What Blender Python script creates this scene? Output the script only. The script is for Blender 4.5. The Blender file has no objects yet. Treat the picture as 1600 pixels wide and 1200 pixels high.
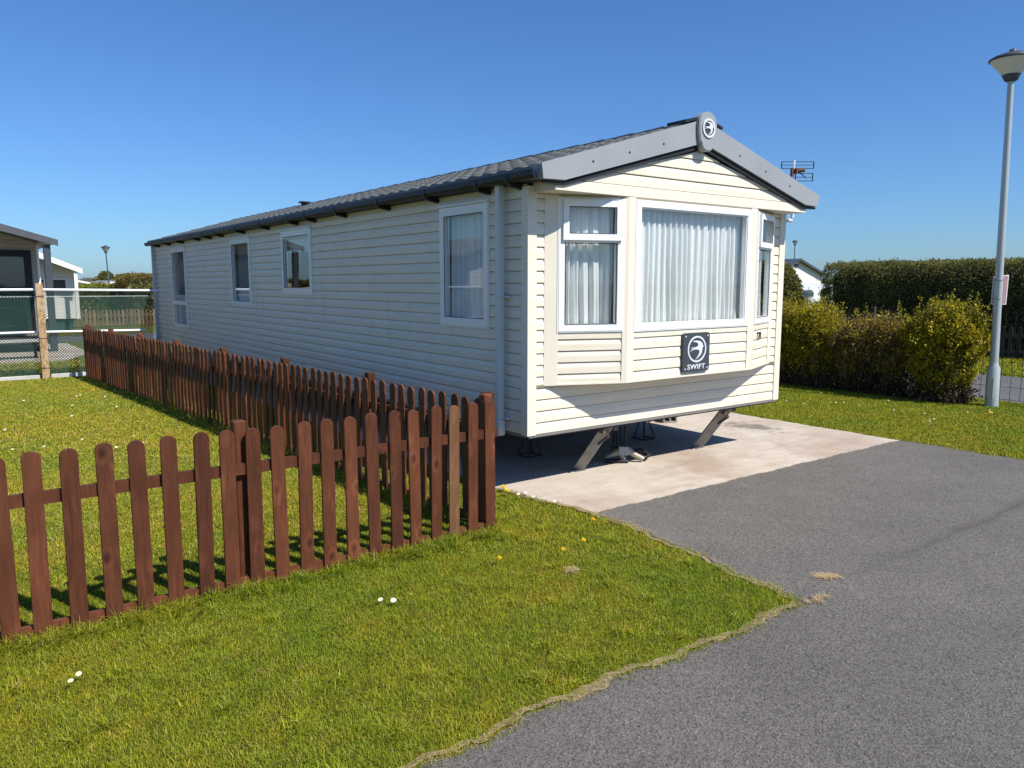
import bpy, bmesh, math, random
import numpy as np
from mathutils import Vector, Matrix
R = math.radians
random.seed(7)
rng = np.random.default_rng(11)
sc = bpy.context.scene
col = sc.collection

# ------------------------------------------------------------------ camera, sky, sun, exposure
CAM = (-4.11, -5.31, 1.90)
cam = bpy.data.cameras.new('camera')
cam.sensor_width = 36.0
cam.lens = 36.0 * 1199.6 / 1600.0
cam.clip_start = 0.05
cam.clip_end = 2000.0
camo = bpy.data.objects.new('camera', cam)
camo.location = CAM
camo.rotation_euler = (R(90 - 7.51), 0.0, R(-36.55))
col.objects.link(camo)
sc.camera = camo

SUN = Vector((0.28, -0.80, 1.0)).normalized()          # direction towards the sun
w = bpy.data.worlds.new('World')
sc.world = w
w.use_nodes = True
nt = w.node_tree
nt.nodes.clear()
wo = nt.nodes.new('ShaderNodeOutputWorld')
bg = nt.nodes.new('ShaderNodeBackground')
sky = nt.nodes.new('ShaderNodeTexSky')
sky.sky_type = 'NISHITA'
sky.sun_disc = False
sky.sun_elevation = math.asin(SUN.z)
sky.sun_rotation = math.atan2(SUN.x, SUN.y)
sky.altitude = 0.0
sky.air_density = 1.0
sky.dust_density = 0.5
sky.ozone_density = 6.0
bg.inputs['Strength'].default_value = 0.076
tint = nt.nodes.new('ShaderNodeMix'); tint.data_type = 'RGBA'; tint.blend_type = 'MULTIPLY'
tint.inputs[0].default_value = 1.0; tint.inputs[7].default_value = (0.741, 1.05, 1.398, 1.0)
nt.links.new(sky.outputs[0], tint.inputs[6])
nt.links.new(tint.outputs[2], bg.inputs[0])
nt.links.new(bg.outputs[0], wo.inputs[0])

sun = bpy.data.lights.new('sun', 'SUN')
sun.energy = 5.0
sun.angle = R(0.53)
sun.color = (1.0, 0.95, 0.865)
suno = bpy.data.objects.new('sun', sun)
suno.rotation_euler = SUN.to_track_quat('Z', 'Y').to_euler()
suno.location = (5, -10, 20)
col.objects.link(suno)

sc.view_settings.view_transform = 'Standard'
sc.view_settings.look = 'None'
sc.view_settings.exposure = 0.38
sc.view_settings.gamma = 1.0
sc.cycles.use_denoising = True
sc.cycles.max_bounces = 8
sc.cycles.transparent_max_bounces = 16

# ------------------------------------------------------------------ small node language
class M:
    def __init__(s, name):
        s.m = bpy.data.materials.new(name)
        s.m.use_nodes = True
        s.t = s.m.node_tree
        s.b = s.t.nodes['Principled BSDF']
        s.out = s.t.nodes['Material Output']
    def n(s, typ, **kw):
        x = s.t.nodes.new('ShaderNode' + typ)
        for k, v in kw.items():
            if k.startswith('i_'):
                key = k[2:]
                x.inputs[int(key) if key.isdigit() else key.replace('_', ' ')].default_value = v
            else:
                setattr(x, k, v)
        return x
    def l(s, a, b):
        s.t.links.new(a, b)
    def coords(s, scale=(1, 1, 1), kind='Object', rand=False):
        tc = s.n('TexCoord')
        mp = s.n('Mapping')
        mp.inputs['Scale'].default_value = scale
        s.l(tc.outputs[kind], mp.inputs[0])
        if rand:
            oi = s.n('ObjectInfo')
            mu = s.n('VectorMath', operation='MULTIPLY')
            s.l(oi.outputs['Random'], mu.inputs[0])
            mu.inputs[1].default_value = (37.0, 91.0, 53.0)
            s.l(mu.outputs[0], mp.inputs['Location'])
        return mp.outputs[0]
    def noise(s, vec, scale, detail=4.0, rough=0.55, dist=0.0):
        x = s.n('TexNoise')
        x.inputs['Scale'].default_value = scale
        x.inputs['Detail'].default_value = detail
        x.inputs['Roughness'].default_value = rough
        x.inputs['Distortion'].default_value = dist
        s.l(vec, x.inputs['Vector'])
        return x.outputs['Fac']
    def ramp(s, fac, stops):
        x = s.n('ValToRGB')
        e = x.color_ramp.elements
        while len(e) < len(stops):
            e.new(0.5)
        for el, (p, c) in zip(e, stops):
            el.position = p
            el.color = (c[0], c[1], c[2], 1.0) if not isinstance(c, (int, float)) else (c, c, c, 1.0)
        s.l(fac, x.inputs[0])
        return x.outputs[0]
    def mix(s, fac, a, b, mode='MIX'):
        x = s.n('Mix', data_type='RGBA', blend_type=mode)
        for v, i in ((fac, 0), (a, 6), (b, 7)):
            if hasattr(v, 'is_linked'):
                s.l(v, x.inputs[i])
            elif isinstance(v, (int, float)):
                x.inputs[i].default_value = v if i == 0 else (v, v, v, 1)
            else:
                x.inputs[i].default_value = (v[0], v[1], v[2], 1.0)
        return x.outputs[2]
    def bump(s, h, strength=0.3, dist=0.01):
        x = s.n('Bump')
        x.inputs['Strength'].default_value = strength
        x.inputs['Distance'].default_value = dist
        s.l(h, x.inputs['Height'])
        s.l(x.outputs[0], s.b.inputs['Normal'])
    def col(s, c):
        if hasattr(c, 'is_linked'):
            s.l(c, s.b.inputs['Base Color'])
        else:
            s.b.inputs['Base Color'].default_value = (c[0], c[1], c[2], 1)
    def set(s, rough=0.5, metal=0.0, spec=0.5):
        s.b.inputs['Roughness'].default_value = rough
        s.b.inputs['Metallic'].default_value = metal
        s.b.inputs['Specular IOR Level'].default_value = spec
        return s.m

def mottled(name, c, rough=0.6, var=0.18, scale=3.0, fine=60.0, bump=0.0, spec=0.4, metal=0.0):
    m = M(name)
    v = m.coords()
    n1 = m.noise(v, scale, 5)
    n2 = m.noise(v, fine, 3)
    f = m.ramp(n1, [(0.25, 1 - var), (0.75, 1 + var * 0.6)])
    g = m.ramp(n2, [(0.25, 1 - var * 0.6), (0.75, 1 + var * 0.5)])
    k = m.mix(1.0, c, f, 'MULTIPLY')
    k = m.mix(1.0, k, g, 'MULTIPLY')
    m.col(k)
    if bump:
        m.bump(n2, bump, 0.004)
    return m.set(rough, metal, spec)

def wood_mat(name, base, dark, rand=True):
    m = M(name)
    v = m.coords((9, 9, 1.0), rand=rand)
    g = m.noise(v, 5.0, 6, 0.6, 0.6)
    v2 = m.coords((1, 1, 0.55), rand=rand)
    big = m.noise(v2, 5.0, 3, 0.5, 0.2)
    wv = m.noise(m.coords((1, 1, 1), rand=rand), 9.0, 3)
    vo = m.n('TexVoronoi', feature='F1', voronoi_dimensions='3D')
    vo.inputs['Scale'].default_value = 7.5
    m.l(m.coords((1.0, 0.3, 0.62), rand=rand), vo.inputs['Vector'])
    kd = m.n('Math', operation='MULTIPLY_ADD'); m.l(wv, kd.inputs[0]); kd.inputs[1].default_value = 0.10; m.l(vo.outputs['Distance'], kd.inputs[2])
    knot = m.ramp(kd.outputs[0], [(0.11, 1.0), (0.16, 0.5), (0.20, 0.0)])
    halo = m.ramp(kd.outputs[0], [(0.22, 0.0), (0.27, 0.8), (0.42, 0.0)])
    c = m.mix(m.ramp(g, [(0.3, 0.0), (0.7, 1.0)]), dark, base)
    c = m.mix(m.ramp(big, [(0.40, 0.0), (0.68, 0.8)]), c, [x * 0.5 for x in base])
    c = m.mix(halo, c, m.mix(1.0, c, (1.45, 1.5, 1.6), 'MULTIPLY'))
    c = m.mix(knot, c, [x * 0.62 for x in dark])
    oi = m.n('ObjectInfo')
    tone = m.ramp(oi.outputs['Random'], [(0.0, 0.68), (0.5, 1.0), (1.0, 1.30)])
    if rand:
        c = m.mix(1.0, c, tone, 'MULTIPLY')
    m.col(c)
    m.bump(g, 0.25, 0.004)
    return m.set(0.6, 0, 0.2)

MAT = {}
# siding: embossed vinyl, faint horizontal grain and light grime
def siding_mat(name, c, grime):
    m = M(name)
    n1 = m.noise(m.coords((0.6, 0.6, 7)), 3.0, 4)
    n2 = m.noise(m.coords((3, 3, 60)), 4.0, 4)
    n3 = m.noise(m.coords((2.2, 2.2, 0.35)), 2.0, 5)
    k = m.mix(1.0, c, m.ramp(n1, [(0.3, 0.94), (0.7, 1.04)]), 'MULTIPLY')
    k = m.mix(1.0, k, m.ramp(n2, [(0.3, 0.96), (0.7, 1.03)]), 'MULTIPLY')
    k = m.mix(m.ramp(n3, [(0.5, 0.0), (0.85, 0.35)]), k, grime)
    m.col(k)
    m.bump(n2, 0.12, 0.003)
    return m.set(0.42, 0, 0.4)
MAT['siding'] = siding_mat('cream_siding', (0.765, 0.690, 0.550), (0.54, 0.475, 0.365))
MAT['shaded_siding'] = siding_mat('shaded_cream_siding', (0.44, 0.41, 0.355), (0.34, 0.32, 0.28))  # neighbour's pale cream wall, with the porch shade put into its darker colour
MAT['white_siding'] = siding_mat('white_siding', (0.78, 0.76, 0.70), (0.6, 0.57, 0.5))
MAT['trim'] = mottled('cream_trim', (0.765, 0.695, 0.57), 0.4, 0.04, 2, 30)
MAT['upvc'] = mottled('white_upvc', (0.83, 0.82, 0.795), 0.28, 0.03, 3, 40, spec=0.5)
MAT['pipe'] = mottled('grey_white_pipe', (0.60, 0.60, 0.59), 0.35, 0.04, 3, 40)
MAT['fascia'] = mottled('blue_grey_moulding', (0.29, 0.31, 0.325), 0.5, 0.09, 2.2, 60, bump=0.05)
MAT['black'] = mottled('black_plastic', (0.014, 0.015, 0.018), 0.5, 0.2, 4, 50)
MAT['dark'] = mottled('dark_steel', (0.035, 0.035, 0.037), 0.55, 0.3, 5, 40)
MAT['chassis'] = mottled('galvanised_steel', (0.30, 0.29, 0.27), 0.5, 0.3, 8, 60, metal=0.35)
MAT['underside'] = mottled('underfloor', (0.05, 0.048, 0.045), 0.85, 0.3, 3, 30)
def tile_mat():
    m = M('roof_tile')
    v = m.coords()
    n1 = m.noise(v, 0.9, 5); n2 = m.noise(v, 40.0, 4); n3 = m.noise(v, 6.0, 4)
    k = m.mix(m.ramp(n1, [(0.3, 0.0), (0.7, 1.0)]), (0.150, 0.155, 0.145), (0.225, 0.23, 0.215))
    k = m.mix(m.ramp(n3, [(0.55, 0.0), (0.8, 0.5)]), k, (0.28, 0.28, 0.24))
    k = m.mix(1.0, k, m.ramp(n2, [(0.3, 0.75), (0.7, 1.2)]), 'MULTIPLY')
    m.col(k); m.bump(n2, 0.3, 0.004)
    return m.set(0.62, 0, 0.35)
MAT['tile'] = tile_mat()
MAT['fence'] = wood_mat('brown_stained_wood', (0.148, 0.049, 0.0215), (0.070, 0.023, 0.012))
MAT['fence_tan'] = wood_mat('weathered_tan_wood', (0.215, 0.105, 0.05), (0.12, 0.055, 0.026), False)
MAT['pale_fence'] = wood_mat('pale_weathered_wood', (0.30, 0.19, 0.11), (0.18, 0.11, 0.06))
MAT['grey_wood'] = wood_mat('grey_brown_wood', (0.075, 0.06, 0.05), (0.04, 0.033, 0.028))
def osb():
    m = M('speckled_tan_timber')
    v = m.coords((1, 1, 0.5))
    n = m.noise(v, 26.0, 5, 0.7); n2 = m.noise(v, 6.0, 3)
    k = m.mix(m.ramp(n, [(0.38, 0.0), (0.62, 1.0)]), (0.24, 0.115, 0.035), (0.52, 0.36, 0.19))
    k = m.mix(m.ramp(n2, [(0.4, 0.0), (0.7, 0.5)]), k, (0.50, 0.42, 0.32))
    m.col(k); m.bump(n, 0.4, 0.01)
    return m.set(0.75)
MAT['osb'] = osb()
MAT['lamp_steel'] = mottled('painted_grey_column', (0.42, 0.47, 0.47), 0.42, 0.12, 2.0, 40, metal=0.2)
MAT['far_column'] = mottled('dark_blue_grey_column', (0.075, 0.11, 0.16), 0.5, 0.1)
MAT['lamp_dark'] = mottled('dark_grey_cap', (0.055, 0.065, 0.08), 0.45, 0.15)
def bowl():
    m = M('lamp_bowl')
    m.col((0.66, 0.66, 0.60))
    return m.set(0.35)
MAT['bowl'] = bowl()
def glass():
    m = M('window_glass')
    m.t.nodes.remove(m.b)
    tr = m.n('BsdfTransparent'); tr.inputs[0].default_value = (0.93, 0.955, 0.95, 1)
    gl = m.n('BsdfGlossy'); gl.inputs['Roughness'].default_value = 0.0
    gl.inputs['Color'].default_value = (1, 1, 1, 1)
    nb = m.n('Bump'); nb.inputs['Strength'].default_value = 0.05; nb.inputs['Distance'].default_value = 0.02
    m.l(m.noise(m.coords(), 1.3, 1), nb.inputs['Height']); m.l(nb.outputs[0], gl.inputs['Normal'])
    fr = m.n('LayerWeight')                      # Schlick reflectance, the same from both sides
    pw = m.n('Math', operation='POWER'); m.l(fr.outputs['Facing'], pw.inputs[0]); pw.inputs[1].default_value = 4.2
    ma = m.n('Math', operation='MULTIPLY_ADD'); ma.inputs[1].default_value = 0.92; ma.inputs[2].default_value = 0.075
    ma.use_clamp = True
    mx = m.n('MixShader')
    m.l(pw.outputs[0], ma.inputs[0]); m.l(ma.outputs[0], mx.inputs[0])
    m.l(tr.outputs[0], mx.inputs[1]); m.l(gl.outputs[0], mx.inputs[2])
    m.l(mx.outputs[0], m.out.inputs[0])
    return m.m
MAT['glass'] = glass()
def curtain_mat(name, c, tr=0.25):
    m = M(name)
    m.t.nodes.remove(m.b)
    n = m.noise(m.coords((60, 60, 4)), 3.0, 3)
    k = m.mix(1.0, c, m.ramp(n, [(0.3, 0.9), (0.7, 1.05)]), 'MULTIPLY')
    d = m.n('BsdfDiffuse'); t = m.n('BsdfTranslucent')
    m.l(k, d.inputs[0]); m.l(k, t.inputs[0])
    mx = m.n('MixShader'); mx.inputs[0].default_value = tr
    m.l(d.outputs[0], mx.inputs[1]); m.l(t.outputs[0], mx.inputs[2])
    m.l(mx.outputs[0], m.out.inputs[0])
    return m.m
MAT['curtain'] = curtain_mat('sheer_curtain', (0.86, 0.87, 0.86), 0.15)
MAT['drape'] = curtain_mat('grey_drape', (0.34, 0.35, 0.36))
MAT['plate'] = mottled('slate_plate', (0.050, 0.058, 0.068), 0.45, 0.12, 8, 80)
MAT['silver'] = mottled('silver_white_print', (0.66, 0.69, 0.74), 0.4, 0.05)
MAT['text_dark'] = mottled('dark_print', (0.07, 0.065, 0.06), 0.5, 0.05)
MAT['concrete_block'] = mottled('concrete_block', (0.26, 0.25, 0.23), 0.9, 0.2, 5, 60, bump=0.3)
MAT['kerb'] = mottled('pale_edging', (0.52, 0.51, 0.48), 0.8, 0.2, 4, 40)
MAT['white_paint'] = mottled('white_painted_rail', (0.80, 0.82, 0.82), 0.4, 0.06, 3, 30)
MAT['net'] = mottled('dark_green_netting', (0.022, 0.070, 0.058), 0.7, 0.2, 2, 20)
MAT['wire'] = mottled('dark_green_wire', (0.02, 0.03, 0.026), 0.5, 0.1)
MAT['red_sign'] = mottled('pink_notice', (0.42, 0.24, 0.27), 0.55, 0.10, 6, 40)
MAT['bark'] = mottled('bark', (0.075, 0.05, 0.035), 0.9, 0.3, 8, 40, bump=0.3)
MAT['bare'] = mottled('bare_twigs', (0.20, 0.155, 0.15), 0.9, 0.2)
MAT['beige_cast'] = mottled('weathered_cast_metal', (0.40, 0.36, 0.29), 0.55, 0.25, 14, 60, metal=0.25)
MAT['rust'] = mottled('rusty_brown', (0.14, 0.06, 0.03), 0.8, 0.3, 12, 50)

def leaf_mat(name, c0, c1, c2, trans=0.25, rough=0.55):
    m = M(name)
    g = m.n('NewGeometry')
    n = m.noise(m.coords(), 1.4, 3)
    k = m.ramp(g.outputs['Random Per Island'], [(0.0, c0), (0.5, c1), (1.0, c2)])
    k = m.mix(1.0, k, m.ramp(n, [(0.3, 0.75), (0.7, 1.2)]), 'MULTIPLY')
    m.col(k)
    m.set(rough, 0, 0.3)
    t = m.n('BsdfTranslucent'); m.l(k, t.inputs[0])
    mx = m.n('MixShader'); mx.inputs[0].default_value = trans
    m.l(m.b.outputs[0], mx.inputs[1]); m.l(t.outputs[0], mx.inputs[2])
    m.l(mx.outputs[0], m.out.inputs[0])
    return m.m
MAT['yellow_leaf'] = leaf_mat('yellow_green_leaf', (0.07, 0.10, 0.008), (0.42, 0.36, 0.016), (0.72, 0.56, 0.028), 0.45)
MAT['brown_leaf'] = leaf_mat('brown_green_leaf', (0.16, 0.10, 0.06), (0.32, 0.25, 0.045), (0.58, 0.46, 0.03), 0.4)
MAT['hedge_leaf'] = leaf_mat('dark_conifer_leaf', (0.085, 0.105, 0.028), (0.185, 0.19, 0.045), (0.31, 0.255, 0.085), 0.45)
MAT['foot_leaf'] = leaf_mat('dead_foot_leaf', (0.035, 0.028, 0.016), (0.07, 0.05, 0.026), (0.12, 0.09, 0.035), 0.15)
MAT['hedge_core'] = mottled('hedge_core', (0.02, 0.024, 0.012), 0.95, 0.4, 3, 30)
MAT['gold_hedge'] = leaf_mat('golden_tipped_leaf', (0.07, 0.075, 0.015), (0.17, 0.13, 0.03), (0.32, 0.21, 0.06), 0.2)
MAT['green_leaf'] = leaf_mat('mid_green_leaf', (0.10, 0.13, 0.015), (0.20, 0.22, 0.02), (0.30, 0.30, 0.03))

def grass_mat(name, blade):
    m = M(name)
    tc = m.n('NewGeometry')
    v = tc.outputs['Position']
    n1 = m.noise(v, 0.55, 4, 0.6); n2 = m.noise(v, 3.6, 6, 0.7); n3 = m.noise(v, 38.0, 4, 0.7)
    if blade:
        k = m.ramp(tc.outputs['Random Per Island'], [(0.0, (0.165, 0.210, 0.009)), (0.45, (0.265, 0.300, 0.016)), (0.8, (0.360, 0.370, 0.027)), (0.95, (0.450, 0.405, 0.06)), (1.0, (0.55, 0.45, 0.16))])
    else:
        k = m.ramp(n3, [(0.25, (0.060, 0.066, 0.010)), (0.55, (0.130, 0.138, 0.016)), (0.8, (0.21, 0.185, 0.04))])
    dry = m.ramp(n2, [(0.44, 0.0), (0.68, 1.0)])
    k = m.mix(dry, k, m.mix(1.0, k, (1.28, 1.04, 1.05), 'MULTIPLY'))
    lush = m.ramp(n1, [(0.38, 1.0), (0.58, 0.0)])
    k = m.mix(lush, k, m.mix(1.0, k, (0.74, 0.92, 0.9), 'MULTIPLY'))
    n5 = m.noise(v, 13.0, 4, 0.6)
    k = m.mix(m.ramp(n5, [(0.50, 0.0), (0.70, 0.75)]), k, m.mix(1.0, k, (0.92, 0.72, 1.3), 'MULTIPLY'))
    n6 = m.noise(v, 7.0, 5, 0.65)
    k = m.mix(1.0, k, m.ramp(n6, [(0.30, 0.74), (0.5, 1.0), (0.72, 1.16)]), 'MULTIPLY')
    # the lawn inside the pickets is a paler, drier sward than the verge in front
    sx = m.n('SeparateXYZ'); m.l(v, sx.inputs[0])
    gy = m.n('MapRange'); m.l(sx.outputs[1], gy.inputs[0]); gy.inputs[1].default_value = -0.6; gy.inputs[2].default_value = 2.2
    gx = m.n('MapRange'); m.l(sx.outputs[0], gx.inputs[0]); gx.inputs[1].default_value = 0.0; gx.inputs[2].default_value = -1.2
    pale = m.mix(1.0, gy.outputs[0], gx.outputs[0], 'MULTIPLY')
    k = m.mix(pale, k, m.mix(1.0, k, (1.28, 1.18, 1.75), 'MULTIPLY'))
    m.col(k)
    if blade:
        m.set(0.6, 0, 0.12)
        t = m.n('BsdfTranslucent'); m.l(k, t.inputs[0])
        mx = m.n('MixShader'); mx.inputs[0].default_value = 0.28
        m.l(m.b.outputs[0], mx.inputs[1]); m.l(t.outputs[0], mx.inputs[2])
        m.l(mx.outputs[0], m.out.inputs[0])
    else:
        m.bump(n3, 0.8, 0.03); m.set(0.9, 0, 0.1)
    return m.m
MAT['lawn'] = grass_mat('lawn_soil', False)
MAT['blade'] = grass_mat('grass_blade', True)
MAT['straw'] = leaf_mat('dry_straw', (0.38, 0.27, 0.13), (0.50, 0.37, 0.20), (0.60, 0.47, 0.28), 0.2)

def tarmac(name, base, seam=False):
    m = M(name)
    g = m.n('NewGeometry'); v = g.outputs['Position']
    vo = m.n('TexVoronoi', feature='F1'); vo.inputs['Scale'].default_value = 115.0; m.l(v, vo.inputs['Vector'])
    sep = m.n('SeparateColor'); m.l(vo.outputs['Color'], sep.inputs[0])
    n1 = m.noise(v, 0.35, 4, 0.6); n2 = m.noise(v, 55.0, 6, 0.75); n3 = m.noise(v, 2.6, 5, 0.6)
    k = m.ramp(sep.outputs[0], [(0.0, [x * 0.55 for x in base]), (0.5, base), (0.93, [x * 1.16 for x in base]), (1.0, [x * 1.55 for x in base])])
    pit = m.ramp(n2, [(0.31, 0.22), (0.43, 0.95), (0.75, 1.12)])
    k = m.mix(1.0, k, pit, 'MULTIPLY')
    k = m.mix(1.0, k, m.ramp(n1, [(0.3, 0.86), (0.7, 1.12)]), 'MULTIPLY')
    k = m.mix(1.0, k, m.ramp(n3, [(0.35, 0.93), (0.7, 1.06)]), 'MULTIPLY')
    st = m.noise(v, 1.1, 6, 0.72, 0.6)
    k = m.mix(m.ramp(st, [(0.60, 0.0), (0.76, 0.30)]), k, [x * 0.55 for x in base])
    k = m.mix(m.ramp(m.noise(v, 0.55, 5, 0.7, 0.3), [(0.56, 0.0), (0.75, 0.30)]), k, [x * 1.35 for x in base])
    if seam:        # worn dark joint where the drive meets the road
        sx = m.n('SeparateXYZ'); m.l(v, sx.inputs[0])
        wob = m.noise(v, 0.9, 4, 0.6)
        y = m.n('Math', operation='MULTIPLY_ADD'); m.l(wob, y.inputs[0]); y.inputs[1].default_value = 0.34; m.l(sx.outputs[1], y.inputs[2])
        d = m.n('Math', operation='ADD'); m.l(y.outputs[0], d.inputs[0]); d.inputs[1].default_value = 2.74 - 0.17
        ab = m.n('Math', operation='ABSOLUTE'); m.l(d.outputs[0], ab.inputs[0])
        line = m.ramp(ab.outputs[0], [(0.0, 0.9), (0.03, 0.4), (0.08, 0.0)])
        xr = m.n('MapRange'); m.l(sx.outputs[0], xr.inputs[0]); xr.inputs[1].default_value = 0.15; xr.inputs[2].default_value = 1.6
        patch = m.ramp(m.noise(v, 5.0, 4), [(0.25, 0.25), (0.6, 1.0)])
        f = m.mix(1.0, line, patch, 'MULTIPLY'); f = m.mix(1.0, f, xr.outputs[0], 'MULTIPLY')
        k = m.mix(f, k, [x * 0.55 for x in base])
    m.col(k)
    hb = m.mix(0.6, vo.outputs['Distance'], n2)
    m.bump(hb, 0.75, 0.012)
    return m.set(0.82, 0, 0.3)
MAT['tarmac'] = tarmac('tarmac', (0.137, 0.126, 0.112), True)
MAT['far_tarmac'] = tarmac('far_tarmac', (0.125, 0.125, 0.128))
def pad():
    m = M('concrete')
    g = m.n('NewGeometry'); v = g.outputs['Position']
    n1 = m.noise(v, 0.7, 6, 0.65, 0.5); n2 = m.noise(v, 3.2, 6, 0.7); n3 = m.noise(v, 70.0, 4, 0.7)
    k = m.mix(m.ramp(n2, [(0.3, 0.0), (0.7, 1.0)]), (0.465, 0.395, 0.32), (0.57, 0.51, 0.43))
    k = m.mix(m.ramp(n1, [(0.46, 0.0), (0.66, 0.85)]), k, (0.36, 0.275, 0.21))
    streak = m.n('Mapping'); m.l(v, streak.inputs[0]); streak.inputs['Scale'].default_value = (0.5, 2.6, 1)
    k = m.mix(m.ramp(m.noise(streak.outputs[0], 1.6, 6, 0.7), [(0.52, 0.0), (0.72, 0.6)]), k, (0.32, 0.24, 0.18))
    # oily patch near the right-hand corner leg
    mp = m.n('Mapping'); m.l(v, mp.inputs[0]); mp.inputs['Location'].default_value = (-4.4, -0.75, 0); mp.inputs['Scale'].default_value = (1.0, 1.0, 1)
    wob = m.noise(v, 2.2, 5, 0.65)
    ln = m.n('VectorMath', operation='LENGTH'); m.l(mp.outputs[0], ln.inputs[0])
    ad = m.n('Math', operation='MULTIPLY_ADD'); m.l(wob, ad.inputs[0]); ad.inputs[1].default_value = 1.3; m.l(ln.outputs['Value'], ad.inputs[2])
    k = m.mix(m.ramp(ad.outputs[0], [(0.85, 0.80), (2.05, 0.0)]), k, (0.15, 0.125, 0.105))
    k = m.mix(1.0, k, m.ramp(n3, [(0.3, 0.86), (0.7, 1.08)]), 'MULTIPLY')
    m.col(k); m.bump(n3, 0.35, 0.006)
    return m.set(0.85, 0, 0.25)
MAT['pad'] = pad()
MAT['soil'] = mottled('dry_soil_edge', (0.27, 0.20, 0.115), 0.95, 0.35, 9, 70, bump=0.5)

# ------------------------------------------------------------------ mesh building
ORG = {}
class MB:
    """collects polygons for ONE mesh"""
    def __init__(s):
        s.v = []; s.f = []; s.sm = []
    def add(s, vs, fs, smooth=False):
        o = len(s.v)
        s.v += [tuple(p) for p in vs]
        for f in fs:
            s.f.append([i + o for i in f]); s.sm.append(smooth)
    def box(s, c, d, rot=None):
        x, y, z = [k / 2 for k in d]
        vs = [Vector((i * x, j * y, k * z)) for i in (-1, 1) for j in (-1, 1) for k in (-1, 1)]
        if rot is not None:
            vs = [rot @ p for p in vs]
        vs = [p + Vector(c) for p in vs]
        s.add(vs, [(0, 1, 3, 2), (4, 6, 7, 5), (0, 4, 5, 1), (2, 3, 7, 6), (0, 2, 6, 4), (1, 5, 7, 3)])
    def bx(s, x0, x1, y0, y1, z0, z1):
        s.box(((x0 + x1) / 2, (y0 + y1) / 2, (z0 + z1) / 2), (abs(x1 - x0), abs(y1 - y0), abs(z1 - z0)))
    def cbox(s, x0, x1, y0, y1, z0, z1, b=0.006):
        """box with chamfered edges"""
        x = (x0, x0 + b, x1 - b, x1); y = (y0, y0 + b, y1 - b, y1); z = (z0, z0 + b, z1 - b, z1)
        bm = bmesh.new()
        bmesh.ops.create_cube(bm, size=1.0)
        for p in bm.verts:
            p.co = Vector(((x0 + x1) / 2 + p.co.x * (x1 - x0), (y0 + y1) / 2 + p.co.y * (y1 - y0), (z0 + z1) / 2 + p.co.z * (z1 - z0)))
        bmesh.ops.bevel(bm, geom=bm.edges[:], offset=b, segments=1, affect='EDGES')
        s.from_bm(bm)
    def from_bm(s, bm, mat=None, smooth=False):
        bm.verts.index_update()
        vs = [(mat @ p.co if mat else p.co) for p in bm.verts]
        s.add(vs, [[q.index for q in f.verts] for f in bm.faces], smooth)
        bm.free()
    def tube(s, pts, r, n=8, cap=True, smooth=True):
        pts = [Vector(p) for p in pts]
        rs = r if isinstance(r, (list, tuple)) else [r] * len(pts)
        vs = []; fs = []
        for i, p in enumerate(pts):
            d = (pts[min(i + 1, len(pts) - 1)] - pts[max(i - 1, 0)])
            if d.length < 1e-9: d = Vector((0, 0, 1))
            d.normalize()
            a = d.cross(Vector((0, 0, 1)) if abs(d.z) < 0.95 else Vector((1, 0, 0))).normalized()
            b = d.cross(a)
            for k in range(n):
                t = 2 * math.pi * k / n
                vs.append(p + (a * math.cos(t) + b * math.sin(t)) * rs[i])
        for i in range(len(pts) - 1):
            for k in range(n):
                k2 = (k + 1) % n
                fs.append((i * n + k, i * n + k2, (i + 1) * n + k2, (i + 1) * n + k))
        s.add(vs, fs, smooth)
        if cap:
            o = len(pts) - 1
            s.add(vs[:n], [tuple(range(n))[::-1]]); s.add(vs[o * n:], [tuple(range(n))])
    def prism(s, poly, fn, d0, d1):
        """poly in 2d, fn(u, v, depth) -> 3d point; extruded from d0 (front) to d1"""
        n = len(poly)
        vs = [fn(u, v, d0) for u, v in poly] + [fn(u, v, d1) for u, v in poly]
        fs = [tuple(range(n)), tuple(range(2 * n - 1, n - 1, -1))]
        fs += [(i, n + i, n + (i + 1) % n, (i + 1) % n) for i in range(n)]
        s.add(vs, fs)
    def ring(s, fn, c, rx, ry, t, d0, d1, n=40):
        vs = []; fs = []
        for k in range(n):
            a = 2 * math.pi * k / n
            ca, sa = math.cos(a), math.sin(a)
            for (q, d) in ((0, d0), (t, d0), (t, d1), (0, d1)):
                vs.append(fn(c[0] + (rx - q) * ca, c[1] + (ry - q) * sa, d))
        for k in range(n):
            k2 = (k + 1) % n
            for j in range(4):
                j2 = (j + 1) % 4
                fs.append((4 * k + j, 4 * k + j2, 4 * k2 + j2, 4 * k2 + j))
        s.add(vs, fs)
    def lathe(s, prof, c, n=24, smooth=True):
        vs = []; fs = []
        for r, z in prof:
            for k in range(n):
                a = 2 * math.pi * k / n
                vs.append((c[0] + r * math.cos(a), c[1] + r * math.sin(a), c[2] + z))
        for i in range(len(prof) - 1):
            for k in range(n):
                k2 = (k + 1) % n
                fs.append((i * n + k, i * n + k2, (i + 1) * n + k2, (i + 1) * n + k))
        s.add(vs, fs, smooth)

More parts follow.
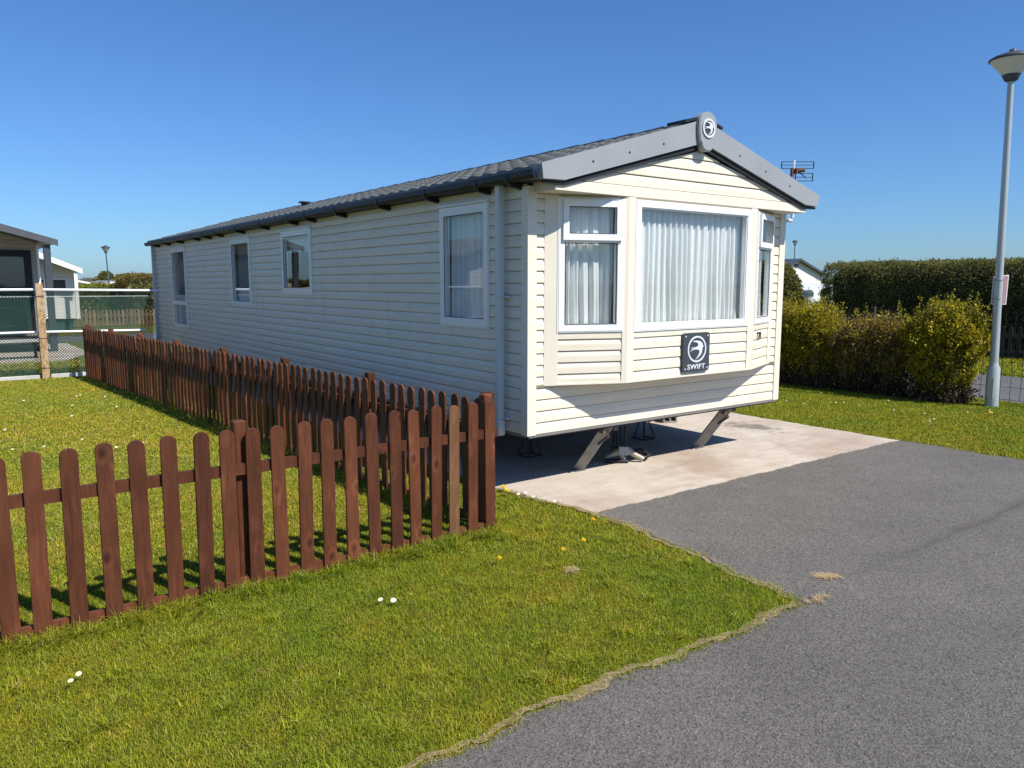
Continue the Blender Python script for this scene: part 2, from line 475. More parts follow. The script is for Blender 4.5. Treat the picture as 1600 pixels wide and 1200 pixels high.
def tag(o, label=None, cat=None, group=None, kind=None):
    if label: o['label'] = label
    if cat: o['category'] = cat
    if group: o['group'] = group
    if kind: o['kind'] = kind
    return o
def thing(name, label, cat, loc=(0, 0, 0), group=None):
    o = bpy.data.objects.new(name, None)
    o.empty_display_size = 0.2
    o.location = loc
    col.objects.link(o)
    ORG[o] = Vector(loc)
    return tag(o, label, cat, group)
def link(name, me, mat, parent=None, origin=None):
    """me holds world coordinates; the object's origin goes to `origin` (or the parent's)"""
    me.materials.append(mat if not isinstance(mat, str) else MAT[mat])
    o = bpy.data.objects.new(name, me)
    base = ORG[parent] if parent else Vector((0, 0, 0))
    og = Vector(origin) if origin is not None else base
    me.transform(Matrix.Translation(-og))
    o.location = og - base
    if parent: o.parent = parent
    ORG[o] = og
    col.objects.link(o)
    return o
def obj(name, mb, mat, parent=None, origin=None, recalc=True):
    me = bpy.data.meshes.new(name)
    me.from_pydata(mb.v, [], mb.f)
    if recalc:
        bm = bmesh.new(); bm.from_mesh(me)
        bmesh.ops.recalc_face_normals(bm, faces=bm.faces[:])
        bm.to_mesh(me); bm.free()
    me.polygons.foreach_set('use_smooth', mb.sm)
    me.update()
    return link(name, me, mat, parent, origin)
def np_mesh(name, verts, quads=None, tris=None):
    me = bpy.data.meshes.new(name)
    nq = 0 if quads is None else len(quads); ntr = 0 if tris is None else len(tris)
    me.vertices.add(len(verts)); me.vertices.foreach_set('co', np.ascontiguousarray(verts, dtype=np.float32).ravel())
    li = []; st = []
    if nq: li.append(np.asarray(quads).ravel())
    if ntr: li.append(np.asarray(tris).ravel())
    li = np.concatenate(li).astype(np.int32)
    me.loops.add(len(li)); me.loops.foreach_set('vertex_index', li)
    me.polygons.add(nq + ntr)
    me.polygons.foreach_set('loop_start', np.concatenate([np.arange(nq) * 4, nq * 4 + np.arange(ntr) * 3]).astype(np.int32))
    me.update(calc_edges=True)
    me.validate()
    return me
def copy_tree(o, parent=None):
    c = o.copy()
    col.objects.link(c)
    if parent: c.parent = parent
    for ch in [x for x in bpy.data.objects if x.parent == o]:
        copy_tree(ch, c)
    return c
def text_mesh(body, size, mapf, depth, bold=0.0, sx=1.0, shear=0.0):
    """text as a mesh: mapf(u, v, d) gives the 3d point, (0,0) is the middle of the text"""
    cu = bpy.data.curves.new('lettering', 'FONT')
    cu.body = body; cu.size = size; cu.extrude = 0.5; cu.offset = bold
    cu.align_x = 'CENTER'; cu.align_y = 'CENTER'; cu.shear = shear
    ob = bpy.data.objects.new('lettering', cu)
    col.objects.link(ob)
    me = bpy.data.meshes.new_from_object(ob.evaluated_get(bpy.context.evaluated_depsgraph_get()))
    bpy.data.objects.remove(ob); bpy.data.curves.remove(cu)
    for p in me.vertices:
        p.co = Vector(mapf(p.co.x * sx, p.co.y, depth if p.co.z > 0 else 0.0))
    return me

# ------------------------------------------------------------------ ground, roads, pad
def edge_wobble(t, amp, seed):
    return amp * (math.sin(t * 7.3 + seed) * 0.4 + math.sin(t * 17.1 + seed * 2.1) * 0.3 + math.sin(t * 41.7 + seed * 3.7) * 0.3)
LAWN_EDGE = [(-2.85, -0.16), (-2.79, -0.10), (-2.4, -0.04), (-1.65, 0.07), (-1.15, 0.11), (-0.81, 0.12), (-0.3, 0.03), (0.32, -0.09), (0.8, -0.13), (40.0, -0.13)]
def lawn_edge(b):
    b = np.asarray(b, float)
    return np.interp(b, [p[0] for p in LAWN_EDGE], [p[1] for p in LAWN_EDGE]) + 0.02 * np.sin(b * 9.0) + 0.012 * np.sin(b * 31.0)
ROAD_B = -2.81
def road_edge(a):
    a = np.asarray(a, float)
    return ROAD_B + 0.025 * np.sin(a * 3.1 + 1.0) + 0.018 * np.sin(a * 11.0) + 0.01 * np.sin(a * 37.0) - 0.02
def drive_right(b):
    b = np.asarray(b, float)
    return 5.12 + 0.03 * np.sin(b * 4.0) + 0.015 * np.sin(b * 19.0) + np.where(b < -1.6, (-1.6 - b) * 0.16, 0.0)

g = MB(); g.add([(-600, -600, 0), (700, -600, 0), (700, 700, 0), (-600, 700, 0)], [(0, 1, 2, 3)])
tag(obj('lawn_ground', g, 'lawn'), kind='structure')
def sheet(name, poly, z, mat, thick=0.0):
    n = len(poly)
    m = MB(); m.add([(x, y, z) for x, y in poly] + ([(x, y, z - thick) for x, y in poly] if thick else []), [tuple(range(n))] + ([(i, n + i, n + (i + 1) % n, (i + 1) % n) for i in range(n)] if thick else []))
    return tag(obj(name, m, mat), kind='structure')
aa = [i * 0.04 for i in range(-700, 20)]
top = [(a, float(road_edge(a))) for a in aa if a < -0.13]
right = [(a, -2.80) for a in (5.35, 9.4, 13.3, 60)]
drive = []
bb = np.arange(-2.76, -0.70, 0.04)
left_e = [(float(lawn_edge(b)) , float(b)) for b in bb]
right_e = [(float(drive_right(b)), float(b)) for b in bb[::-1]]
sheet('road', top + left_e + right_e + right + [(60, -9.5), (-28, -9.5)], 0.006, 'tarmac', 0.02)
# concrete hardstanding
pb = np.arange(-0.76, 16.0, 0.08)
pad_l = [(float(lawn_edge(b)) , float(b)) for b in pb]
pad_r = [(5.08 + edge_wobble(b, 0.03, 2), float(b)) for b in pb[::-1]]
front = [(5.1 - i * 0.05, -0.755 + edge_wobble(i * 0.05, 0.02, 5)) for i in range(0, 100)]
sheet('concrete_hardstanding', pad_l[::-1] + [(0.10, -0.755)] + front[::-1] + pad_r[::-1], 0.013, 'pad', 0.012)
# side road on the right and its far verge
sheet('side_road', [(9.55, -2.79), (13.3, -2.79), (13.3, 60), (9.55, 60)], 0.008, 'far_tarmac')
# concrete base by the neighbouring home, tarmac strip behind the green fence
sheet('concrete_base', [(-9, 15.8), (-2.0, 15.6), (-0.9, 18.3), (-1.0, 22.5), (-9, 22.5)], 0.012, 'pad')
sheet('far_path', [(-12, 22.9), (12, 22.9), (12, 26.5), (-12, 26.5)], 0.008, 'far_tarmac')
# dry soil along the ragged lawn edge
m = MB()
for pts, off in (([(a, float(road_edge(a))) for a in np.arange(-6.5, -0.12, 0.03)], (0, -1)), ([(float(lawn_edge(b)), float(b)) for b in np.arange(-2.76, 0.5, 0.03)], (1, 0))):
    vs = []
    for i, (x, y) in enumerate(pts):
        wd = -0.018 + 0.036 * max(0, math.sin(i * 0.21) * math.sin(i * 0.083 + 1)) + 0.016 * random.random()
        zz = 0.0095 if off[1] or y < -0.80 else 0.0155
        vs.append((x - off[0] * 0.05, y - off[1] * 0.05, zz)); vs.append((x + off[0] * wd, y + off[1] * wd, zz))
    m.add(vs, [(2 * i, 2 * i + 1, 2 * i + 3, 2 * i + 2) for i in range(len(pts) - 1)])
tag(obj('soil_edge', m, 'soil'), kind='structure')

# ------------------------------------------------------------------ the static caravan
W, L, ZB = 3.66, 14.2, 0.555
PITCH = 0.1035
van = thing('static_caravan', 'long cream static caravan with grey tiled roof and front bay window, raised on legs', 'static caravan', (1.83, 7.0, 0.0))
WALL_T = 2.80
PROF = [(0.0, -0.008), (0.0, 0.0155), (0.003, 0.0170), (0.056, 0.0160), (0.064, 0.0145), (0.085, 0.0085), (PITCH - 0.008, 0.0060), (PITCH - 0.0075, -0.0080), (PITCH, -0.0080)]
def siding(mb, p0, d, nrm, s0, s1, z0, z1, zref=ZB, srange=None):
    """lapped boards on the plane through p0 along d, boards project along nrm"""
    p0, d, nrm = Vector(p0), Vector(d), Vector(nrm)
    k = math.floor((z0 - zref) / PITCH + 1e-6)
    rows = []
    while zref + k * PITCH < z1 - 1e-6:
        zb = zref + k * PITCH
        pr = [(zb + z, o) for z, o in PROF]
        out = []
        for i, (z, o) in enumerate(pr):
            if z < z0 - 1e-6:
                nz, no = pr[i + 1] if i + 1 < len(pr) else (z, o)
                if nz > z0:
                    t = (z0 - z) / (nz - z); out.append((z0, o + (no - o) * t))
            elif z > z1 + 1e-6:
                pz, po = pr[i - 1]
                if pz < z1:
                    t = (z1 - pz) / (z - pz); out.append((z1, po + (o - po) * t))
            else:
                out.append((z, o))
        rows += [out]
        k += 1
    for out in rows:
        vs = []; fs = []
        for z, o in out:
            a, b = srange(z) if srange else (s0, s1)
            if b < a: a = b = (a + b) / 2
            for q in (a, b):
                p = p0 + d * q + nrm * o
                vs.append((p.x, p.y, z))
        n = len(out)
        fs = [(2 * i, 2 * i + 1, 2 * i + 3, 2 * i + 2) for i in range(n - 1)]
        mb.add(vs, fs)
def wall_with_holes(mb, p0, d, nrm, s0, s1, z0, z1, holes):
    cuts = sorted(set([s0, s1] + [h[0] for h in holes] + [h[1] for h in holes]))
    for a, b in zip(cuts[:-1], cuts[1:]):
        hs = [h for h in holes if h[0] <= a + 1e-6 and h[1] >= b - 1e-6]
        z = z0
        for h in sorted(hs, key=lambda q: q[2]):
            if h[2] > z: siding(mb, p0, d, nrm, a, b, z, h[2])
            z = h[3]
        if z < z1: siding(mb, p0, d, nrm, a, b, z, z1)

SIDE_WIN = [(0.575, 1.415, 1.485, 2.625), (4.770, 5.885, 1.750, 2.630), (7.325, 8.365, 1.515, 2.620), (11.43, 12.57, 0.965, 2.610)]
wl = MB()
wall_with_holes(wl, (0, 0, 0), (0, 1, 0), (-1, 0, 0), 0.0, L, ZB, WALL_T, [(a + .02, b - .02, c + .02, d - .02) for a, b, c, d in SIDE_WIN])
siding(wl, (0, 0, 0), (1, 0, 0), (0, -1, 0), 0.07, 0.185, ZB + 4 * PITCH, 2.66)
siding(wl, (0, 0, 0), (1, 0, 0), (0, -1, 0), 3.475, 3.59, ZB + 4 * PITCH, 2.66)
siding(wl, (0, 0, 0), (1, 0, 0), (0, -1, 0), 0.07, 3.59, ZB, ZB + 4 * PITCH + 0.03)
siding(wl, (W, 0, 0), (0, 1, 0), (1, 0, 0), 0.0, L, ZB, WALL_T)
siding(wl, (0, L, 0), (1, 0, 0), (0, 1, 0), 0.0, W, ZB, 2.66)
wl.add([(0, L, 2.66), (W, L, 2.66), (W, L, WALL_T), (W / 2, L, 3.38), (0, L, WALL_T)], [(0, 1, 2, 3, 4)])
obj('wall', wl, 'siding', van, recalc=False)
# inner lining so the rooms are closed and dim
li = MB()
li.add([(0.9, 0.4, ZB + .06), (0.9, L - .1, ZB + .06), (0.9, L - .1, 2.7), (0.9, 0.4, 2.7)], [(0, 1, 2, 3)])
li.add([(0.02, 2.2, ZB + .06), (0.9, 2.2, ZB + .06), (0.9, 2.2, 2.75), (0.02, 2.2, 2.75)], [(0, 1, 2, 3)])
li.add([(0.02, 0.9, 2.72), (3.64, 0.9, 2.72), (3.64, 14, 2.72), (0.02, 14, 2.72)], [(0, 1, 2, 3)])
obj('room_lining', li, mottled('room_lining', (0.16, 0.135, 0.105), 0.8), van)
fl = MB(); fl.bx(0.015, W - 0.015, 0.015, L - 0.02, ZB - 0.045, ZB + 0.045)
obj('floor', fl, 'underside', van)
ch = MB()
for x in (0.85, 2.80):
    ch.bx(x, x + 0.05, 2.6, L - 0.3, ZB - 0.17, ZB - 0.047)
    ch.bx(x - 0.02, x + 0.07, 2.602, L - 0.302, ZB - 0.19, ZB - 0.171)
for y in (4, 6.5, 9, 11.5, 13.5):
    ch.bx(0.10, W - 0.1, y, y + 0.05, ZB - 0.10, ZB - 0.046)
obj('chassis_rail', ch, 'dark', van)
# drip strip along the lower front edge
ds = MB(); ds.bx(0.0, W, -0.018, 0.012, ZB - 0.026, ZB - 0.002); ds.bx(-0.018, 0.010, 0.014, L, ZB - 0.026, ZB - 0.002)
obj('drip_strip', ds, mottled('grey_strip', (0.20, 0.19, 0.18), 0.5), van)

# corner trims
def XY(u, v, d): return (u, v, d)
for poly, zt in (([(-0.024, -0.026), (0.074, -0.026), (0.074, -0.006), (-0.004, -0.006), (-0.004, 0.065), (-0.024, 0.065)], 2.72),
                 ([(3.684, -0.026), (3.586, -0.026), (3.586, -0.006), (3.664, -0.006), (3.664, 0.065), (3.684, 0.065)], 2.72),
                 ([(-0.024, L + 0.022), (0.05, L + 0.022), (0.05, L + 0.003), (-0.004, L + 0.003), (-0.004, L - 0.08), (-0.024, L - 0.08)], 2.72)):
    m = MB(); m.prism(poly, XY, ZB - 0.006, zt)
    obj('corner_trim', m, 'trim', van)

# front bay: plan (0.179,0) (0.903,-.286) (2.757,-.286) (3.481,0)
BA, BZ, BT = 0.286, 0.990, 2.664
P0, P1, P2, P3 = Vector((0.179, 0, 0)), Vector((0.903, -BA, 0)), Vector((2.757, -BA, 0)), Vector((3.481, 0, 0))
class Plane:
    """a wall face: (s, z, out) -> world"""
    def __init__(s, p, q, nrm=None):
        s.p = Vector(p); s.d = (Vector(q) - s.p); s.len = s.d.length; s.d.normalize()
        s.n = Vector(nrm) if nrm else Vector((s.d.y, -s.d.x, 0))
    def __call__(s, u, v, o=0.0):
        r = s.p + s.d * u + s.n * o
        return (r.x, r.y, v)
FL, FC, FR = Plane(P0, P1), Plane(P1, P2), Plane(P2, P3)
SIDE = Plane((0, 0, 0), (0, 1, 0), (-1, 0, 0))
def slab(mb, F, s0, s1, z0, z1, o0, o1):
    vs = [F(s, z, o) for s in (s0, s1) for z in (z0, z1) for o in (o0, o1)]
    mb.add(vs, [(0, 1, 3, 2), (4, 6, 7, 5), (0, 4, 5, 1), (2, 3, 7, 6), (0, 2, 6, 4), (1, 5, 7, 3)])
bay = MB()
for F, a, b, top in ((FL, 0.12, 0.742, 1.472), (FC, 0.085, FC.len - 0.085, 1.462), (FR, FR.len - 0.742, FR.len - 0.12, 1.472)):
    siding(bay, F.p, F.d, F.n, a, b, BZ, top + .01, zref=BZ - 0.006)
bay.add([tuple(p + Vector((0, 0, BZ))) for p in (P0, P1, P2, P3)], [(0, 1, 2, 3)])
# panels above windows behind the gable board
for F, a, b in ((FL, 0.12, 0.742), (FC, 0.085, FC.len - 0.085), (FR, FR.len - 0.742, FR.len - 0.12)):
    slab(bay, F, a, b, 2.60, 2.66, -0.02, 0.002)
bobj = obj('bay_front', bay, 'siding', van, recalc=False)
bt = MB()
slab(bt, FL, -0.006, 0.122, BZ - 0.004, 2.66, -0.012, 0.022)
slab(bt, FL, 0.738, FL.len + 0.004, BZ - 0.004, 2.66, -0.012, 0.022)
slab(bt, FC, -0.002, 0.088, BZ - 0.004, 2.66, -0.012, 0.0225)
slab(bt, FC, FC.len - 0.088, FC.len + 0.002, BZ - 0.004, 2.66, -0.012, 0.0225)
slab(bt, FR, -0.004, FR.len - 0.738, BZ - 0.004, 2.66, -0.012, 0.022)
slab(bt, FR, FR.len - 0.122, FR.len + 0.006, BZ - 0.004, 2.66, -0.012, 0.022)
slab(bt, FL, 0.122, 0.738, BZ - 0.004, BZ + 0.012, -0.012, 0.023)
slab(bt, FC, 0.088, FC.len - 0.088, BZ - 0.004, BZ + 0.012, -0.012, 0.023)
slab(bt, FR, FR.len - 0.738, FR.len - 0.122, BZ - 0.004, BZ + 0.012, -0.012, 0.023)
obj('bay_trim', bt, 'trim', van)

# windows: frame (> glass, curtain, sash)
def frame_bars(mb, F, s0, s1, z0, z1, t, o0, o1, tb=None):
    tb = tb or t
    slab(mb, F, s0, s1, z0, z0 + tb, o0, o1); slab(mb, F, s0, s1, z1 - t, z1, o0, o1)
    slab(mb, F, s0, s0 + t, z0 + tb, z1 - t, o0, o1); slab(mb, F, s1 - t, s1, z0 + tb, z1 - t, o0, o1)
def curtain(F, s0, s1, z0, z1, o, amp, per, parent, mat='curtain', seed=0, ns=None):
    n = ns or max(24, int((s1 - s0) / 0.008)); rows = 14
    r = random.Random(seed); ph = [r.uniform(0, 6.28) for _ in range(5)]
    vs = []
    for j in range(rows + 1):
        t = j / rows; z = z1 + (z0 - z1) * t
        for i in range(n + 1):
            s = s0 + (s1 - s0) * i / n
            u = s + 0.012 * math.sin(3.1 * t + s * 9 + ph[0]) * t
            k = math.sin(u * 6.283 / per + ph[1] + 2.6 * math.sin(u * 6 + ph[2]) + 0.5 * math.sin(t * 2.2 + u * 14))
            k2 = math.sin(u * 6.283 / (per * 0.43) + ph[3] + 2.2 * math.sin(u * 9 + ph[4]))
            a = amp * (0.55 + 0.45 * t)
            vs.append(F(s, z, o + a * (k * 0.75 + k2 * 0.35)))
    me = np_mesh('curtain', np.array(vs), [(j * (n + 1) + i, j * (n + 1) + i + 1, (j + 1) * (n + 1) + i + 1, (j + 1) * (n + 1) + i) for j in range(rows) for i in range(n)])
    me.polygons.foreach_set('use_smooth', [True] * len(me.polygons))
    return link('curtain', me, mat, parent)
def pane(F, s0, s1, z0, z1, o, parent):
    m = MB(); m.add([F(s0, z0, o), F(s1, z0, o), F(s1, z1, o), F(s0, z1, o)], [(0, 1, 2, 3)])
    return obj('glass', m, 'glass', parent, recalc=False)
def gasket(mb, F, s0, s1, z0, z1, o):
    frame_bars(mb, F, s0, s1, z0, z1, 0.007, o, o + 0.004)

# centre bay window
def window(F, s0, s1, z0, z1, t=0.055, sill=True):
    f = MB()
    frame_bars(f, F, s0, s1, z0, z1, t, -0.03, 0.030)
    frame_bars(f, F, s0 - 0.012, s1 + 0.012, z0 - 0.010, z1 + 0.008, 0.016, -0.01, 0.0265)
    frame_bars(f, F, s0 + t - 0.001, s1 - t + 0.001, z0 + t - 0.001, z1 - t + 0.001, 0.012, -0.03, 0.020)
    return f
f = window(FC, 0.097, FC.len - 0.097, 1.463, 2.636)
wobj = obj('window', f, 'upvc', van)
pane(FC, 0.14, FC.len - 0.14, 1.50, 2.60, 0.004, wobj)
curtain(FC, 0.10, FC.len - 0.10, 1.47, 2.63, -0.085, 0.040, 0.085, wobj, seed=3)
for F, a, b, sd in ((FL, 0.125, 0.735, 5), (FR, FR.len - 0.735, FR.len - 0.125, 8)):
    f = window(F, a, b, 1.470, 2.632)
    slab(f, F, a + 0.055, b - 0.055, 2.255, 2.305, -0.03, 0.0295)
    wobj = obj('window', f, 'upvc', van)
    sa = MB(); frame_bars(sa, F, a + 0.034, b - 0.020, 2.272, 2.618, 0.055, 0.0315, 0.052)
    obj('opening_sash', sa, 'upvc', wobj)
    gk = MB(); gasket(gk, F, a + 0.088, b - 0.074, 2.326, 2.565, 0.046); gasket(gk, F, a + 0.06, b - 0.06, 1.53, 2.25, 0.021)
    obj('gasket', gk, 'black', wobj)
    pane(F, a + 0.06, b - 0.06, 2.30, 2.59, 0.012, wobj)
    pane(F, a + 0.04, b - 0.04, 1.50, 2.27, 0.004, wobj)
    x0, x1 = (a, b - 0.045) if F is FL else (a, b)
    curtain(F, x0, x1, 1.47, 2.63, -0.085, 0.040, 0.10, wobj, seed=sd)

# side windows (seen at a grazing angle): frame, drip cap, glass, drapes
for i, (a, b, c, d) in enumerate(SIDE_WIN):
    f = MB()
    frame_bars(f, SIDE, a, b, c, d, 0.075, -0.04, 0.030)
    frame_bars(f, SIDE, a - 0.014, b + 0.014, c - 0.014, d + 0.010, 0.018, -0.01, 0.024)
    slab(f, SIDE, a - 0.03, b + 0.03, d + 0.012, d + 0.028, 0.0, 0.048)
    if i == 3:
        slab(f, SIDE, a + 0.075, b - 0.075, 1.44, 1.52, -0.04, 0.0295)
    if i == 1:
        slab(f, SIDE, a + 0.076, b - 0.076, d - 0.105, d - 0.090, 0.0, 0.0285)
    wobj = obj('window', f, 'upvc', van)
    gk = MB(); gasket(gk, SIDE, a + 0.074, b - 0.074, c + 0.074, d - 0.074, 0.024)
    obj('gasket', gk, 'black', wobj)
    if i == 3:
        pane(SIDE, a + 0.06, b - 0.06, c + 0.06, 1.46, 0.004, wobj); pane(SIDE, a + 0.06, b - 0.06, 1.5, d - 0.06, 0.006, wobj)
    else:
        pane(SIDE, a + 0.06, b - 0.06, c + 0.06, d - 0.06, 0.004, wobj)
    if i == 0:
        curtain(SIDE, a, b, c, d, -0.10, 0.045, 0.13, wobj, 'curtain', 20)
    elif i in (2, 3):
        z = 1.78 if i == 2 else 1.62
        curtain(SIDE, a, b, z, d, -0.09, 0.02, 0.09, wobj, 'drape', 21 + i)
        rl = MB(); slab(rl, SIDE, a + 0.04, b - 0.04, z - 0.03, z + 0.02, -0.075, -0.055)
        obj('net_rail', rl, 'white_paint', wobj)
        curtain(SIDE, a, b, c, z, -0.07, 0.006, 0.05, wobj, 'curtain', 31 + i)
    else:
        bl = MB(); slab(bl, SIDE, a + 0.03, b - 0.03, d - 0.30, d - 0.05, -0.075, -0.065)
        obj('roller_blind', bl, curtain_mat('blind', (0.6, 0.58, 0.52)), wobj)

# gable above the bay
GF = Plane((0, -0.285, 0), (1, -0.285, 0))
gb = MB()
def grange(z):
    # the boards stop under the bargeboards
    k = (z - 2.70) / 0.2485
    return (max(0.045, 0.03 + k), min(3.615, 3.63 - k))
siding(gb, GF.p, GF.d, GF.n, 0, 1, 2.758, 3.30, zref=2.758 - PITCH * 0.0, srange=grange)
gobj = obj('gable_panel', gb, 'siding', van, recalc=False)
gt = MB()
gt.cbox(0.042, 3.618, -0.312, -0.283, 2.660, 2.752, 0.004)
gt.bx(0.044, 3.616, -0.2825, -0.002, 2.664, 2.676)
gt.bx(0.044, 0.062, -0.2825, -0.002, 2.677, 2.80); gt.bx(3.598, 3.616, -0.2825, -0.002, 2.677, 2.80)
obj('gable_board', gt, 'trim', van)
# roof: two tiled slopes, ridge
EA, EZ, RZ = -0.115, 2.815, 3.395
def tiled_slope(sign):
    a0 = EA if sign < 0 else W - EA
    ax = W / 2
    S = math.hypot(ax - a0, RZ - EZ); ux, uz = (ax - a0) / S, (RZ - EZ) / S
    nx, nz = (-uz, ux) if sign < 0 else (uz, -ux if ux < 0 else ux)
    if sign > 0: nx, nz = uz, abs(ux)
    rows = 6; dt = S / rows
    b = np.arange(-0.285, 14.36, 0.0275)
    w_ = (0.5 + 0.5 * np.cos(b * 2 * math.pi / 0.225)) ** 0.8
    lines = []
    for r in range(rows):
        ph = 0.0
        for t, hs, wv in ((r * dt, -0.012, 0.0), (r * dt + 0.001, 0.034, 1.0), (r * dt + 0.10, 0.026, 1.0), ((r + 1) * dt - 0.01, 0.000, 0.75)):
            lines.append((t, hs, wv))
    vs = []
    for t, hs, wv in lines:
        h = hs + 0.017 * wv * w_
        vs.append(np.stack([a0 + ux * t + nx * h, b, EZ + uz * t + nz * h], 1))
    n = len(b)
    V = np.concatenate(vs)
    q = []
    i = np.arange(n - 1)
    for r in range(len(lines) - 1):
        q.append(np.stack([r * n + i, r * n + i + 1, (r + 1) * n + i + 1, (r + 1) * n + i], 1))
    return V, np.concatenate(q)
V1, Q1 = tiled_slope(-1); V2, Q2 = tiled_slope(1)
me = np_mesh('roof', np.concatenate([V1, V2]), np.concatenate([Q1, Q2[:, ::-1] + len(V1)]))
roof = link('roof', me, 'tile', van)
rd = MB()
for i in range(34):
    y0 = -0.27 + i * 0.43
    rd.add([(W / 2 - 0.11, y0, RZ - 0.002), (W / 2, y0, RZ + 0.055), (W / 2 + 0.11, y0, RZ - 0.002), (W / 2 - 0.10, y0 + 0.425, RZ - 0.012), (W / 2, y0 + 0.425, RZ + 0.045), (W / 2 + 0.10, y0 + 0.425, RZ - 0.012)],
           [(0, 1, 4, 3), (1, 2, 5, 4), (0, 2, 1), (3, 4, 5)])
obj('ridge_tile', rd, 'black', roof)
un = MB()
for (x0, x1) in ((EA + 0.01, W / 2), (W - EA - 0.01, W / 2)):
    un.add([(x0, -0.28, EZ - 0.03), (x0, 14.35, EZ - 0.03), (x1, 14.35, RZ - 0.03), (x1, -0.28, RZ - 0.03)], [(0, 1, 2, 3)])
obj('roof_lining', un, 'underside', roof)
fc = MB(); fc.lathe([(0.0, 0.045), (0.10, 0.04), (0.115, 0.02), (0.07, 0.015), (0.06, 0.0), (0.06, -0.25)], (1.28, 8.2, 3.30), 20)
obj('flue_cap', fc, 'black', roof)
# bargeboards, dark liner, apex badge
def AZ(u, v, d): return (u, d, v)
lb = [(-0.135, 2.857), (1.83, 3.432), (1.83, 3.215), (0.114, 2.742), (-0.118, 2.736)]
m = MB(); m.prism(lb, AZ, -0.352, -0.300); m.prism([(-0.135, 2.857), (1.83, 3.432), (1.83, 3.418), (-0.135, 2.843)], AZ, -0.299, -0.255)
m.bx(-0.136, -0.118, -0.2995, -0.20, 2.742, 2.855)
obj('bargeboard', m, 'fascia', van)
rb = [(W - u, v) for u, v in lb][::-1]
m = MB(); m.prism(rb, AZ, -0.352, -0.300); m.prism([(W + 0.135, 2.857), (1.83, 3.432), (1.83, 3.418), (W + 0.135, 2.843)], AZ, -0.299, -0.255)
m.bx(W + 0.118, W + 0.136, -0.2995, -0.20, 2.742, 2.855)
obj('bargeboard', m, 'fascia', van)
dl = MB()
for sg in (1, -1):
    q = [(-0.10, 2.730), (0.11, 2.732), (1.83, 3.205), (1.83, 3.168), (0.135, 2.702), (0.06, 2.700), (-0.11, 2.708)]
    if sg < 0: q = [(W - u, v) for u, v in q][::-1]
    dl.prism(q, AZ, -0.330, -0.306)
obj('dark_liner', dl, mottled('matt_black_liner', (0.012, 0.013, 0.016), 0.7), van)
for cx in (0.42, 0.85, 1.28):
    for x in (cx, W - cx):
        z = 2.80 + 0.27 * cx + 0.004
        sw = MB(); sw.prism([(x + 0.010 * math.cos(k * 0.785), z + 0.010 * math.sin(k * 0.785)) for k in range(8)], AZ, -0.3555, -0.3515)
        obj('screw', sw, 'black', van)
bd = MB()
poly = []
for k in range(17):
    t = math.pi * k / 16
    poly.append((1.845 + 0.128 * math.cos(t), 3.385 + 0.112 * math.sin(t)))
poly += [(1.722, 3.30), (1.738, 3.22)]
for k in range(9):
    t = math.pi + math.pi * k / 8
    poly.append((1.845 + 0.085 * math.cos(t), 3.205 + 0.072 * math.sin(t)))
poly += [(1.952, 3.22), (1.968, 3.30)]
bd.prism(poly, AZ, -0.385, -0.318)
inner = [(1.845 + (u - 1.845) * 0.93, 3.31 + (v - 3.31) * 0.95) for u, v in poly]
bd.prism(inner, AZ, -0.391, -0.384)
badge = obj('apex_badge', bd, 'fascia', van)
SWALLOW = [(-.52, .61), (-.25, .66), (0, .67), (.22, .64), (.38, .585), (.55, .47), (.65, .32), (.64, .24), (.76, .17), (.62, .13), (.60, -.02), (.55, -.27), (.45, -.42), (.31, -.55), (.08, -.70), (-.15, -.83), (.0, -.68), (.15, -.51), (.25, -.33), (.27, -.20), (.20, -.07), (.05, -.03), (-.25, -.02), (-.50, -.07), (-.75, -.14), (-.52, .0), (-.33, .055), (-.55, .085), (-.75, .11), (-.50, .135), (-.29, .14), (-.10, .16), (.06, .22), (.13, .32), (.10, .42), (-.02, .51), (-.25, .56)]
def emblem(cx, cz, rx, rz, y0, y1, t):
    e = MB()
    e.ring(AZ, (cx, cz), rx, rz, t, y0, y1, 48)
    e.prism([(cx + u * rx * 0.97, cz + v * rz * 0.97) for u, v in SWALLOW], AZ, y0, y1)
    return e
re_ = MB(); re_.prism([(1.57, 3.372), (1.84, 3.448), (2.11, 3.372), (2.11, 3.392), (1.84, 3.470), (1.57, 3.402)], AZ, -0.350, -0.12)
obj('ridge_end', re_, 'black', van)
eb = MB(); eb.prism([(1.845 + 0.082 * math.cos(k * 0.2094), 3.345 + 0.082 * math.sin(k * 0.2094)) for k in range(30)], AZ, -0.3945, -0.3905)
obj('emblem_disc', eb, 'plate', badge)
obj('emblem', emblem(1.845, 3.345, 0.088, 0.088, -0.402, -0.3935, 0.018), 'silver', badge)
# gutter with brackets and downpipes
gt = MB()
gp = [(-0.185, 2.815), (-0.185, 2.770), (-0.165, 2.745), (-0.105, 2.745), (-0.085, 2.770), (-0.085, 2.812), (-0.095, 2.812), (-0.095, 2.775), (-0.110, 2.757), (-0.160, 2.757), (-0.174, 2.775), (-0.174, 2.815)]
gt.prism(gp, AZ, -0.296, 14.36)
gut = obj('gutter', gt, 'black', van)
for y in (0.08, 0.56, 1.47, 2.50, 3.64, 4.60, 5.23, 6.4, 7.57, 8.75, 9.5, 10.25, 11.5, 12.6, 13.6):
    m = MB(); m.prism([(-0.165, 2.748), (-0.15, 2.715), (0.0, 2.690), (0.0, 2.730), (-0.08, 2.748)], AZ, y - 0.022, y + 0.022)
    m.bx(-0.1905, -0.1855, y - 0.03, y + 0.012, 2.746, 2.818)
    obj('bracket', m, 'black', gut)
so = MB(); so.prism([(-0.02, 2.735), (-0.02, 2.83), (-0.10, 2.85), (-0.10, 2.76)], AZ, -0.29, 14.34)
